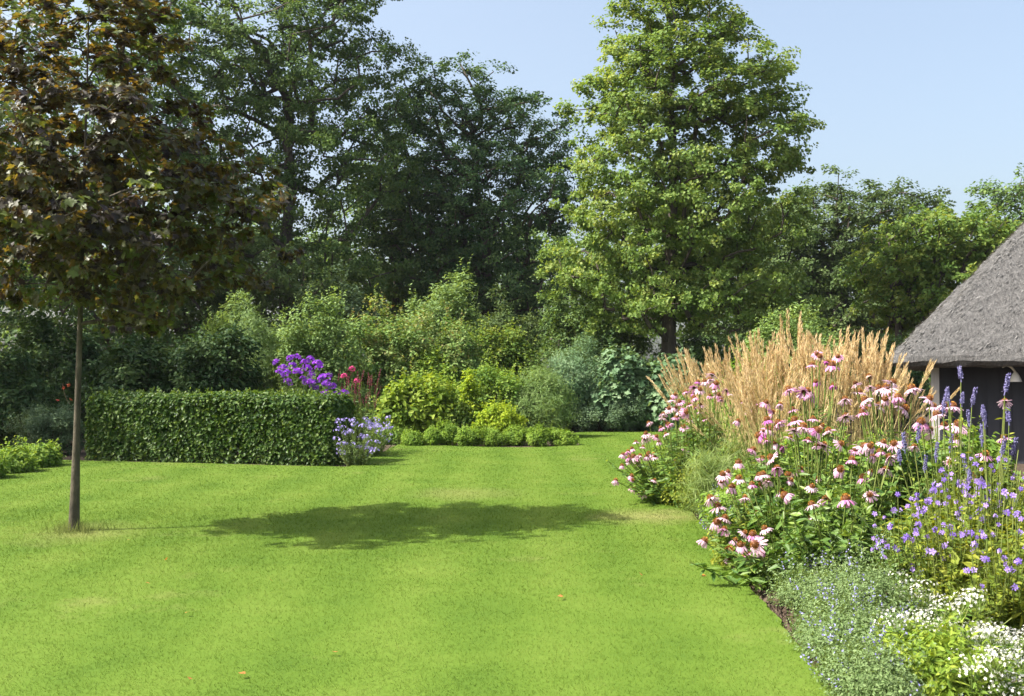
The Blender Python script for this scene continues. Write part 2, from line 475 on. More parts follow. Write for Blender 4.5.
def leafage(g, C, R, per, length, width, shape, ctr, rng, up=.5, outw=.6, rnd=.8, flat=.75, droop=.25, tvar=.3, tmean=.45, cvar=.16, mat=0, zmin=.03, sub=0, srad=.42):
    N = len(C)
    R = np.broadcast_to(R, (N,))
    if sub:                                                            # twigs: small tufts inside each clump
        i0 = np.repeat(np.arange(N), sub)
        d0 = unit(N * sub, rng) * rng.uniform(.35, 1.0, (N * sub, 1))
        C = C[i0] + d0 * R[i0][:, None] * np.array([1, 1, flat])
        R = R[i0] * srad * rng.uniform(.6, 1.3, len(i0))
        N, per, cvar = len(C), max(1, per // sub), cvar * 1.1
    idx = np.repeat(np.arange(N), per)
    m = len(idx)
    d = unit(m, rng) * (rng.uniform(0, 1, m) ** (1 / 2.0))[:, None]
    pos = C[idx] + d * R[idx][:, None] * np.array([1, 1, flat])
    k = pos[:, 2] > zmin
    pos, d, idx = pos[k], d[k], idx[k]
    m = len(pos)
    out = nrm(pos - ctr)
    nn = nrm(out * outw + d * .4 + np.array([0, 0, up]) + rnd * unit(m, rng))
    a = nrm(out * .4 + d * .6 + unit(m, rng) * .8 - np.array([0, 0, droop]))
    ct = rng.normal(tmean, cvar, N)
    t = np.clip(ct[idx] + rng.normal(0, tvar * .6, m), 0, 1)
    sc = rng.uniform(.65, 1.25, m)
    place(g, shape, pos, nn, a, length * sc, width * sc, t, mat)


def skeleton(C, trunk, rng, tip=.012, power=.5, rise=.25, pen=.6):
    """grow limbs from a trunk line to every cluster; returns nodes, parents, radii"""
    nodes = [np.array(p, float) for p in trunk]
    par = [-1] + list(range(len(trunk) - 1))
    A = np.array(trunk)
    order = np.argsort([np.min(np.linalg.norm(A[:, :2] - c[:2], axis=1)) for c in C])
    leafn = []
    for ci in order:
        c = C[ci]
        Nn = np.array(nodes)
        d = c - Nn
        hor = np.linalg.norm(d[:, :2], axis=1)
        dist = np.linalg.norm(d, axis=1)
        cost = dist + pen * np.maximum(0, .25 * hor - d[:, 2])
        j = int(np.argmin(cost))
        L = dist[j]
        k = max(2, int(L / .7) + 1)
        p0 = Nn[j]
        mid = (p0 + c) / 2 + np.array([0, 0, rise * .4 * L]) * (1 if d[j][2] > 0 else -.3) + rng.normal(0, .06 * L, 3)
        pts = bez(p0, mid, c, k + 1)[1:]
        last = j
        for q in pts:
            nodes.append(q); par.append(last); last = len(nodes) - 1
        leafn.append(last)
    cnt = np.zeros(len(nodes))
    for l in leafn:
        cnt[l] += 1
    for q in range(len(nodes) - 1, 0, -1):
        if par[q] >= 0:
            cnt[par[q]] += cnt[q]
    return np.array(nodes), np.array(par), tip * np.maximum(cnt, 1) ** power


def limbs(g, nodes, par, rad, start, sides=5):
    ii = np.arange(start, len(nodes))
    p0, p1 = nodes[par[ii]], nodes[ii]
    r1 = rad[ii]
    r0 = np.minimum(rad[par[ii]], r1 * 1.7)
    t = nrm(p1 - p0)
    ref = np.where(np.abs(t[:, 2:3]) > .8, np.array([[1., 0, 0]]), np.array([[0, 0, 1.]]))
    u = nrm(np.cross(t, ref)); v = np.cross(t, u)
    an = np.arange(sides) * 2 * math.pi / sides
    cs = u[:, None] * np.cos(an)[None, :, None] + v[:, None] * np.sin(an)[None, :, None]
    V = np.concatenate([p0[:, None] + cs * r0[:, None, None], p1[:, None] + cs * r1[:, None, None]], 1)
    j = np.arange(sides); j2 = (j + 1) % sides
    fc = np.stack([j, j2, sides + j2, sides + j], -1)
    fc = (fc[None] + (np.arange(len(ii)) * 2 * sides)[:, None, None]).reshape(-1, 4)
    g.add(V.reshape(-1, 3), fc)


def L(px, py, rx, ry, Y, dy=0, rz=None):
    """ellipsoid lobe from its size and place in metres, read off the picture at depth Y"""
    c = P(px, py, Y)
    c[1] += dy
    s = Y / F
    return (c, np.array([rx * s, (rz or rx) * s, ry * s]))


def tree(name, label, cat, base, top_z, r0, lobes, n, per, R, leaf, mat, bark, seed, shape='kite', spacing=None, lean=(0, 0), shell=.35,
         wob=.12, tip=.012, power=.5, group=None, zmin=.8, trunk_top=None, **kw):
    rng = np.random.default_rng(seed)
    bx, by = base
    root = thing(name, label, cat, (bx, by, 0), group)
    C = sample_lobes(lobes, n, rng, shell, spacing if spacing is not None else R * .75)
    k = max(6, int(top_z / .8))
    tt = np.linspace(0, 1, k)
    wx, wy = np.cumsum(rng.normal(0, wob, (2, k)), 1)
    tr = np.c_[bx + lean[0] * tt + wx * tt, by + lean[1] * tt + wy * tt, -.1 + (top_z + .1) * tt]
    nodes, par, rad = skeleton(C, tr, rng, tip, power)
    g = Geo()
    flare = 1 + .5 * np.exp(-tt * top_z / .35)
    tube(g, tr, np.maximum(r0 * (1 - tt) ** .8 * flare, tip), 10)
    limbs(g, nodes, par, np.minimum(rad, r0 * .6), len(tr))
    g.build('trunk', bark, root, True, root.location)
    g = Geo()
    ctr = np.average(np.array([l[0] for l in lobes]), axis=0, weights=[l[1].prod() for l in lobes])
    Rr = R * rng.uniform(.7, 1.25, len(C))
    leafage(g, C, Rr, per, leaf[0], leaf[1], shape, ctr, rng, zmin=zmin, **kw)
    g.build('crown', mat, root, False, root.location)
    return root


def shrub(name, label, cat, x0, x1, top, Y, mat, leaf, n, per, seed, shape='kite', depth=None, R=None, bumps=8, group=None, build=True, shell=.45, shoots=1.0, **kw):
    """a bush standing on the ground at depth Y, spanning x0..x1 and reaching up to the given height in the picture"""
    rng = np.random.default_rng(seed)
    a, b = P(x0, top, Y), P(x1, top, Y)
    h, wd = a[2], b[0] - a[0]
    cx = (a[0] + b[0]) / 2
    dp = depth or min(wd * .8, 2.6)
    root = thing(name, label, cat, (cx, Y, 0), group)
    R = R or min(.30, .16 * min(wd, h) + .05)
    lob = [(np.array([cx, Y, h * .38]), np.array([wd * .42, dp * .44, h * .40]))]
    for q in range(bumps):
        an = rng.uniform(0, 2 * math.pi)
        rr = rng.uniform(.1, .85)
        f = rng.uniform(.2, .36)
        hh = rng.uniform(.66, 1.0) - .22 * rr
        lob.append((np.array([cx + math.cos(an) * rr * wd * .46, Y + math.sin(an) * rr * dp * .46, h * (hh - f * .8)]), np.array([wd * f * .55, dp * f * .65, h * f])))
    C = sample_lobes(lob, n, rng, shell, R * .5)
    C[:, 2] = np.maximum(C[:, 2], .08)
    g = Geo()
    m = max(5, min(14, int(wd * 6)))
    for c in C[rng.choice(len(C), min(len(C), m * 4), replace=False)]:
        b0 = np.array([cx + (c[0] - cx) * .25, Y + (c[1] - Y) * .25, -.03])
        tube(g, bez(b0, (b0 + c) / 2 + [0, 0, .15 * h], c, 4), [.018, .014, .01, .005], 4)
    g.build('stem', M['twig'], root, False, root.location)
    g = Geo()
    leafage(g, C, R * rng.uniform(.7, 1.25, len(C)), per, leaf[0], leaf[1], shape, np.array([cx, Y, h * .3]), rng, **kw)
    # new shoots breaking the outline
    if shoots:
        m = int(len(C) * shoots)
        c0 = C[rng.integers(len(C), size=m)]
        out = nrm(c0 - np.array([cx, Y, h * .35]))
        d = nrm(out * .55 + np.array([0, 0, .75]) + .35 * unit(m, rng))
        ln = R * rng.uniform(.9, 2.1, m)
        k = 10
        t = np.tile(np.linspace(.25, 1, k), m)
        pos = np.repeat(c0, k, 0) + np.repeat(d * ln[:, None], k, 0) * t[:, None]
        dd = np.repeat(d, k, 0)
        a = nrm(dd * .6 + unit(m * k, rng))
        nn = nrm(unit(m * k, rng) * .8 + np.array([0, 0, .6]) + dd * .3)
        q = rng.uniform(.6, 1.1, m * k) * (1.15 - .4 * t)
        place(g, shape, pos, nn, a, leaf[0] * q, leaf[1] * q, np.clip(rng.normal(.62, .22, m * k), 0, 1))
    root['height'] = float(h)
    if not build:
        return root, g, C, rng
    g.build('foliage', mat, root, False, root.location)
    return root


# ------------------------------------------------------------------ thatched shed on the right
def shed():
    yaw = math.radians(-25)
    ax = np.array([math.cos(yaw), math.sin(yaw), 0])      # along the front, to the right
    ay = np.array([-math.sin(yaw), math.cos(yaw), 0])     # into the building
    O = P(889, 366, 17.5); ze = O[2]; O[2] = 0            # front left eave corner
    root = thing('thatched_shed', 'dark boarded shed with grey thatched hipped roof behind the flower border', 'shed', O)
    W, D, pit = 11.0, 7.0, math.radians(48.5)
    tp = math.tan(pit)

    def q(u, v, z):
        return O + ax * u + ay * v + np.array([0, 0, z])
    # thatch: rows from the eave underside, round the lip, up the slopes to the ridge (hips rounded off)
    rows = [(.55, -.02), (.28, -.03), (.05, 0), (-.02, .07), (0, .16), (.06, .26)]
    hmax = D / 2
    for t in np.linspace(.14, hmax, 26):
        rows.append((t, .26 + (t - .06) * tp))
    V, ringn = [], None
    for r_i, (ins, z) in enumerate(rows):
        a0, a1, b0, b1 = ins, W - ins, ins, D - ins
        rc = min(.35, max(.05, (b1 - b0) / 2))
        ring = []
        for (cx, cyy, s) in ((a0 + rc, b0 + rc, 180), (a1 - rc, b0 + rc, 270), (a1 - rc, b1 - rc, 0), (a0 + rc, b1 - rc, 90)):
            for k in range(7):
                t = math.radians(s + k * 15)
                ring.append((cx + rc * math.cos(t), cyy + rc * math.sin(t)))
        # even out the long sides
        full = []
        for k in range(len(ring)):
            p, p2 = np.array(ring[k]), np.array(ring[(k + 1) % len(ring)])
            m = 40 if k % 7 == 6 else 1
            for j in range(m):
                full.append(p + (p2 - p) * j / m)
        ringn = len(full)
        rg = np.random.default_rng(100 + r_i)
        for p in full:
            V.append(q(p[0] + rg.normal(0, .012), p[1] + rg.normal(0, .012), ze + z + rg.normal(0, .012)))
    g = Geo()
    R_ = len(rows)
    i = np.arange(R_ - 1)[:, None] * ringn
    j = np.arange(ringn)[None]; j2 = (j + 1) % ringn
    g.add(V, np.stack([i + j, i + j2, i + ringn + j2, i + ringn + j], -1).reshape(-1, 4))
    # reed ends standing out of the surface
    rg = np.random.default_rng(5)
    Va = np.array(V).reshape(R_, ringn, 3)
    Nst = 60000
    ri = rg.integers(5, R_ - 2, Nst); cj = rg.integers(0, ringn, Nst)
    fr = rg.uniform(0, 1, Nst)[:, None]; fr2 = rg.uniform(0, 1, Nst)[:, None]
    A, B, Cc = Va[ri, cj], Va[ri, (cj + 1) % ringn], Va[ri + 1, cj]
    pos = A + (B - A) * fr + (Cc - A) * fr2
    nn = nrm(np.cross(B - A, Cc - A))
    dn = nrm(A - Cc)
    place(g, 'kite', pos + nn * .004, nrm(nn + .7 * unit(Nst, rg)), nrm(dn + .12 * nn * rg.uniform(0, 1, Nst)[:, None] + .16 * unit(Nst, rg)), rg.uniform(.05, .14, Nst), rg.uniform(.008, .02, Nst), np.clip(rg.normal(.45, .25, Nst), 0, 1), 1)
    rf = g.build('roof', [M['thatch'], M['reed']], root, False, O)
    g = Geo()
    box(g, q(W / 2, D / 2, ze + .26 + (hmax - .06) * tp) + np.array([0, 0, .05]), (W - D + .9, .5, .22), 0, np.c_[ax, ay, [0, 0, 1]])
    g.build('ridge_cap', M['thatch'], rf, False, O)
    # board walls set back under the eave, upright boards with gaps
    g = Geo()
    RM = np.c_[ax, ay, [0, 0, 1]]
    nb = 48
    for k in range(nb):
        u = .75 + (W - 1.5) * (k + .5) / nb
        box(g, q(u, .95 + (k % 2) * .012, ze / 2 + .05), ((W - 1.5) / nb - .008, .03, ze + .1), 0, RM)
        if k < 30:
            box(g, q(.75 + (k % 2) * .012, .95 + (D - 1.9) * (k + .5) / 30, ze / 2 + .05), (.03, (D - 1.9) / 30 - .008, ze + .1), 0, RM)
    box(g, q(W / 2, 1.03, ze / 2), (W - 1.6, .05, ze), 0, RM)
    box(g, q(W / 2, D - .9, ze / 2), (W - 1.6, .05, ze), 0, RM)
    box(g, q(W - .8, D / 2, ze / 2), (.05, D - 1.9, ze), 0, RM)
    g.build('wall', M['wall'], root, False, O)
    for u in (.72, 3.9, 7.1):
        g = Geo(); box(g, q(u, .5, ze / 2 - .02), (.13, .13, ze + .02), 0, RM)
        pst = g.build('post', M['post'], root, False, O)
    g = Geo(); box(g, q(W / 2, .5, ze + .045), (W - 1.2, .12, .11), 0, RM)
    g.build('eave_beam', M['wall'], root, False, O)
    # pale curved fitting hung from the eave
    c = P(1014, 377, 17.0)
    c = q(1.98, .47, 1.47)
    g = Geo()
    rr = [.012, .035, .06, .085, .1]
    tube(g, [c + [0, 0, .12], c + [0, 0, .10], c + [0, 0, .06], c + [0, 0, .0], c + [0, 0, -.05]], rr, 14)
    tube(g, bez(c + [0, 0, .11], c + [-.1, 0, .28], c - ax * .2 + [0, 0, .2], 8), .018, 8)
    lo = g.build('curved_fitting', M['enamel'], None, True)
    tag(lo, 'small pale curved fitting under the eave of the thatched shed', 'fitting')


shed()

# ------------------------------------------------------------------ trees
far_kw = dict(up=.6, outw=.5, rnd=.75, sub=6, srad=.4)
# young copper maple on the lawn
MAPLE_B = (-4.13, 9.52)
def copper_maple():
    Y = 9.52
    lobes = [L(105, 255, 118, 55, Y, 0, 115), L(78, 150, 130, 75, Y, .1, 130), L(200, 190, 80, 55, Y, .2, 75), L(225, 245, 58, 36, Y, .3, 50), L(262, 212, 42, 26, Y, -.2, 40), L(240, 165, 45, 22, Y, .1, 40),
             L(85, 40, 100, 75, Y, 0, 105), L(84, -15, 60, 45, Y, 0, 70), L(10, 200, 70, 50, Y, -.2, 70), L(140, 312, 62, 22, Y, .1, 55), L(35, 290, 45, 22, Y, 0, 45), L(160, 90, 45, 30, Y, .5, 40), L(150, 130, 50, 35, Y, -.9, 45), L(70, 220, 60, 40, Y, .9, 50), L(130, 225, 60, 35, Y, -1.15, 45), L(60, 170, 60, 40, Y, -1.1, 50)]
    t = tree('copper_maple', 'young copper-leaved maple with a slim bare trunk on the lawn', 'tree', MAPLE_B, 5.1, .036, lobes, 250, 88, .26, (.064, .07),
             M['copper'], M['pale_bark'], 21, 'maple', spacing=.25, shell=.25, wob=.006, tip=.005, power=.42, zmin=1.5, up=.7, outw=.35, rnd=.6, droop=.6, flat=.5, tvar=.4, cvar=.26, tmean=.56, lean=(.08, 0), sub=4, srad=.45)
    rng = np.random.default_rng(4)
    g = Geo()
    b = np.array([-4.12 - .05, 9.5, 1.22])
    pts = bez(b, b + [-.06, 0, .06], b + [-.07, -.01, .2], 5)
    tube(g, pts, .004, 5)
    k = 6
    place(g, 'oval', b + np.c_[rng.uniform(-.11, -.02, k), rng.uniform(-.05, .05, k), rng.uniform(-.05, .2, k)], unit(k, rng), unit(k, rng) - [0, 0, .5], .04, .032, rng.uniform(0, 1, k), 1)
    g.build('sucker_shoot', [M['twig'], M['redleaf']], t, False, t.location)


copper_maple()

Y = 37
tree('oak_tree', 'tall open oak with sky showing between its limbs, behind the copper maple', 'tree', (P(285, 380, Y)[0], Y), 15.5, .34,
     [L(300, 70, 100, 80, Y), L(215, 40, 85, 80, Y), L(330, -30, 90, 60, Y), L(230, -80, 90, 60, Y), L(340, 160, 75, 70, Y), L(250, 190, 85, 60, Y), L(170, 120, 70, 70, Y), L(370, 90, 45, 60, Y), L(300, 270, 95, 40, Y)],
     380, 360, .85, (.115, .09), M['oak'], M['bark'], 31, spacing=.75, tip=.022, power=.52, zmin=2, flat=.6, wob=.2, **far_kw)
Y = 41
tree('oak_tree', 'broad dark oak with a rounded double crown in the middle distance', 'tree', (P(478, 380, Y)[0], Y), 11.5, .4,
     [L(440, 120, 62, 62, Y), L(515, 130, 58, 62, Y), L(545, 190, 42, 60, Y), L(480, 200, 95, 60, Y), L(420, 215, 55, 70, Y), L(490, 275, 90, 50, Y), L(400, 130, 30, 50, Y)],
     330, 310, .8, (.12, .09), M['dark_oak'], M['bark'], 32, spacing=.7, tip=.022, power=.52, zmin=1.5, flat=.6, wob=.2, **far_kw)
Y = 30
tree('field_maple', 'tall pyramid-shaped light green maple standing against the sky', 'tree', (P(669, 380, Y)[0], Y), 12.2, .27,
     [L(670, 20, 70, 55, Y), L(655, -20, 45, 40, Y), L(690, 85, 108, 55, Y), L(625, 110, 62, 60, Y), L(735, 140, 78, 48, Y), L(760, 165, 52, 22, Y), L(640, 185, 85, 55, Y), L(705, 215, 100, 60, Y), L(615, 265, 72, 55, Y), L(735, 290, 75, 38, Y), L(665, 300, 85, 35, Y), L(600, 95, 35, 18, Y)],
     460, 280, .62, (.10, .095), M['maple'], M['bark'], 33, spacing=.5, tip=.016, power=.5, zmin=1.3, flat=.65, wob=.05, shell=.3, tmean=.42, cvar=.2, **far_kw)
Y = 44
tree('ash_tree', 'soft grey-green ash left of the thatched roof, right of the tall maple', 'tree', (P(845, 380, Y)[0], Y), 8.6, .3,
     [L(835, 230, 62, 55, Y), L(880, 235, 55, 50, Y), L(800, 250, 50, 65, Y), L(855, 300, 85, 45, Y), L(790, 300, 50, 50, Y), L(915, 225, 32, 40, Y)],
     290, 190, .8, (.16, .10), M['ash'], M['bark'], 35, spacing=.65, tip=.02, zmin=1.5, flat=.65, **far_kw)
Y = 33
tree('walnut_tree', 'yellow-green leafy tree rising just behind the thatched roof', 'tree', (P(905, 380, Y)[0], Y), 5.6, .2,
     [L(935, 245, 62, 38, Y), L(895, 275, 45, 45, Y), L(975, 240, 48, 30, Y), L(950, 300, 70, 45, Y), L(1010, 260, 45, 40, Y)],
     200, 150, .55, (.15, .09), M['yellowgreen'], M['bark'], 36, spacing=.45, tip=.016, zmin=1.4, lean=(-.5, 0), flat=.65, **far_kw)
Y = 52
tree('oak_tree', 'distant dark oak whose crown tops the thatched roof at the right edge', 'tree', (P(1010, 380, Y)[0], Y), 10.5, .35,
     [L(1000, 205, 34, 26, Y), L(1040, 200, 40, 30, Y), L(1020, 260, 70, 50, Y), L(985, 225, 20, 22, Y)], 120, 130, .9, (.2, .13), M['oak'], M['bark'], 37, spacing=.8, tip=.02, zmin=2, **far_kw)
Y = 30
tree('lime_tree', 'large green tree at the left edge behind the copper maple', 'tree', (P(-70, 380, Y)[0], Y), 12, .3,
     [L(-60, 60, 120, 90, Y), L(10, 130, 70, 80, Y), L(-110, 200, 130, 90, Y), L(-40, 290, 110, 60, Y), L(30, 30, 60, 60, Y), L(-60, -60, 110, 80, Y), L(50, 250, 60, 60, Y)],
     330, 105, .65, (.13, .10), M['oak'], M['bark'], 38, spacing=.55, tip=.016, zmin=1.0, tmean=.6, **far_kw)
Y = 20.5
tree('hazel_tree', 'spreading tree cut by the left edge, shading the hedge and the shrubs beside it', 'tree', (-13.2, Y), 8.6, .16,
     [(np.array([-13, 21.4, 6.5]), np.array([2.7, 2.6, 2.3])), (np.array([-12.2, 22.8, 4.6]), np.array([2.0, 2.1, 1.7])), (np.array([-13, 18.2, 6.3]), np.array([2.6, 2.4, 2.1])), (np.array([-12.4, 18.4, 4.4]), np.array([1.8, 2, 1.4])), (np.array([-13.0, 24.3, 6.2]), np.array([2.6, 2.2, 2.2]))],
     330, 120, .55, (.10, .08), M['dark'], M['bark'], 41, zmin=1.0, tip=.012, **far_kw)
Y = 34
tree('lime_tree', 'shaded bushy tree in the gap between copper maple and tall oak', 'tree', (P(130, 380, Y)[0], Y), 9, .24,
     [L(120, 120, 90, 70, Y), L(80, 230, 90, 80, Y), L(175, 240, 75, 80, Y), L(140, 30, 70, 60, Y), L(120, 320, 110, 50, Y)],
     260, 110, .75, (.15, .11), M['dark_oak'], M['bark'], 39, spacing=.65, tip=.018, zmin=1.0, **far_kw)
Y = 50
tree('ash_tree', 'hazy tree crown filling the gap between the oaks and the light maple', 'tree', (P(560, 380, Y)[0], Y), 8, .3,
     [L(570, 270, 60, 50, Y), L(540, 320, 80, 45, Y), L(610, 300, 60, 60, Y)], 120, 110, .9, (.2, .13), M['oak'], M['bark'], 40, spacing=.8, tip=.02, zmin=1.5, **far_kw)


Y = 43
tree('oak_tree', 'dark tree filling the dip between the tall open oak and the double-crowned one', 'tree', (P(395, 380, Y)[0], Y), 9, .3,
     [L(395, 190, 60, 60, Y), L(365, 260, 70, 50, Y), L(430, 270, 70, 50, Y), L(390, 310, 90, 40, Y)], 230, 150, .8, (.17, .12), M['oak'], M['bark'], 44, spacing=.65, tip=.02, zmin=1, flat=.6, **far_kw)
Y = 46
tree('ash_tree', 'soft green tree between the light maple and the grey-green ash', 'tree', (P(780, 380, Y)[0], Y), 8, .3,
     [L(770, 250, 60, 60, Y), L(800, 300, 70, 50, Y), L(730, 290, 60, 60, Y)], 200, 140, .8, (.17, .12), M['oak'], M['bark'], 45, spacing=.65, tip=.02, zmin=1, **far_kw)
Y = 33
tree('hornbeam_tree', 'leafy dark green tree behind the olive and willowy shrubs', 'tree', (P(235, 380, Y)[0], Y), 5.5, .16,
     [L(235, 270, 75, 45, Y), L(190, 300, 60, 45, Y), L(285, 300, 60, 40, Y)], 170, 140, .55, (.12, .085), M['ash'], M['bark'], 46, spacing=.45, tip=.014, zmin=.6, **far_kw)


def far_wood():
    rng = np.random.default_rng(50)
    g = Geo()
    n = 2100
    x = rng.uniform(-75, 75, n)
    C = np.c_[x, 62 + rng.normal(0, 3, n), rng.uniform(.02, 1, n) ** .8 * (np.where(x < 12, 10.5, 6.8) + 1.4 * np.sin(x * .21) + 1.2 * np.sin(x * .53 + 2))]
    leafage(g, C, 1.2, 46, .42, .3, 'kite', np.array([0, 75, 2.]), rng, up=.6, rnd=.8)
    o = g.build('far_wood', M['oak'])
    tag(o, 'dark wood closing the view behind the garden trees', 'wood')
    o['kind'] = 'stuff'


far_wood()

# ------------------------------------------------------------------ summer haze
def haze():
    m, nt, new, link = base_mat('haze')
    pv = new('ShaderNodeVolumePrincipled')
    pv.inputs['Color'].default_value = (.86, .92, 1, 1)
    pv.inputs['Density'].default_value = HAZE
    pv.inputs['Anisotropy'].default_value = .2
    out = new('ShaderNodeOutputMaterial')
    link(pv.outputs[0], out.inputs['Volume'])
    g = Geo()
    box(g, (0, 35, 11), (240, 130, 24))
    o = g.build('haze', m)
    tag(o, 'thin pale summer haze softening the trees behind the garden', 'haze')
    o['kind'] = 'stuff'


HAZE = .0002
haze()

# ------------------------------------------------------------------ clipped hedge
def hedge():
    rng = np.random.default_rng(60)
    A, B = np.array([-7.75, 18.2]), np.array([-3.0, 16.95])
    ux = nrm(B - A); uy = np.array([-ux[1], ux[0]])
    Lh, Wh, Hh = np.linalg.norm(B - A), .95, 1.17
    root = thing('clipped_hedge', 'long low clipped beech hedge at the back of the lawn', 'hedge', ((A + B)[0] / 2, (A + B)[1] / 2, 0))
    g = Geo()
    N = 50000
    # points near the faces of a softly rounded box
    u, v, z = rng.uniform(0, Lh, N), rng.uniform(0, Wh, N), rng.uniform(.0, Hh, N)
    side = rng.choice(5, N, p=[.48, .3, .06, .06, .10])
    dep = np.abs(rng.normal(0, .085, N)) - .03 * (rng.random(N) < .12)
    wv = .03 * np.sin(u * 2.3 + z * 2) + .025 * np.sin(u * 6.1 + z * 5) + .02 * np.sin(z * 9 + u * 13)
    kp = rng.random(N) < .55 + .45 * (np.sin(u * 9 + 2 * np.sin(z * 7)) * np.sin(z * 8 + u * 4) > -.45) * np.clip(z / .25 + .3, 0, 1)
    v = np.where(side == 0, dep + wv, v); z = np.where(side == 1, Hh - dep + .025 * np.sin(u * 2.3 + 1) + .02 * np.sin(u * 8.1), z)
    u = np.where(side == 2, Lh - dep, np.where(side == 3, dep, u)); v = np.where(side == 4, Wh - dep, v)
    nl = np.zeros((N, 3))
    e = .22                                                            # rounded corners
    for arr, lo, hi, axx in ((u, 0, Lh, 0), (v, 0, Wh, 1), (z, -9, Hh, 2)):
        nl[:, axx] = np.clip((arr - (hi - e)) / e, 0, 1) - np.clip(((lo + e) - arr) / e, 0, 1)
    keep = (np.linalg.norm(nl, axis=1) < 1.12) & kp
    u, v, z, nl = u[keep], v[keep], z[keep], nl[keep]
    N = len(u)
    pos = np.c_[A[0] + ux[0] * u + uy[0] * v, A[1] + ux[1] * u + uy[1] * v, z + .02]
    nw = np.c_[nl[:, 0] * ux[0] + nl[:, 1] * uy[0], nl[:, 0] * ux[1] + nl[:, 1] * uy[1], nl[:, 2]]
    nn = nrm(nw * .8 + np.array([0, 0, .35]) + .75 * unit(N, rng))
    a = nrm(nw * .35 + unit(N, rng) * .7 - np.array([0, 0, .55]))
    s = rng.uniform(.7, 1.25, N)
    t = np.clip(rng.normal(.42, .26, N), 0, 1)
    place(g, 'oval', pos, nn, a, .07 * s, .05 * s, t)
    for k in range(130):                                               # stray shoots since the last clipping
        q, vv = rng.uniform(.1, Lh - .1), rng.uniform(.05, Wh * .8)
        b0 = np.array([*(A + ux * q + uy * vv), Hh - .03])
        m = 7
        ln = rng.uniform(.05, .17)
        d = nrm(np.array([rng.normal(0, .3), rng.normal(-.1, .3), 1.]))
        place(g, 'oval', b0 + d * ln * np.linspace(.1, 1, m)[:, None], unit(m, rng), unit(m, rng) + d, .055, .036, rng.uniform(.4, 1, m))
    g.build('foliage', M['hedge'], root, False, root.location)
    g = Geo()
    for k in range(90):
        q = rng.uniform(.15, Lh - .15); vv = rng.uniform(.3, Wh - .3)
        b0 = np.array([*(A + ux * q + uy * vv), -.02])
        for r_ in range(5):
            e1 = b0 + np.array([*(ux * rng.normal(0, .16) + uy * rng.normal(0, .16)), rng.uniform(.5, 1.05)])
            tube(g, bez(b0, (b0 + e1) / 2 + [0, 0, .1], e1, 4), [.014, .011, .008, .004], 4)
    g.build('stem', M['twig'], root, False, root.location)


hedge()

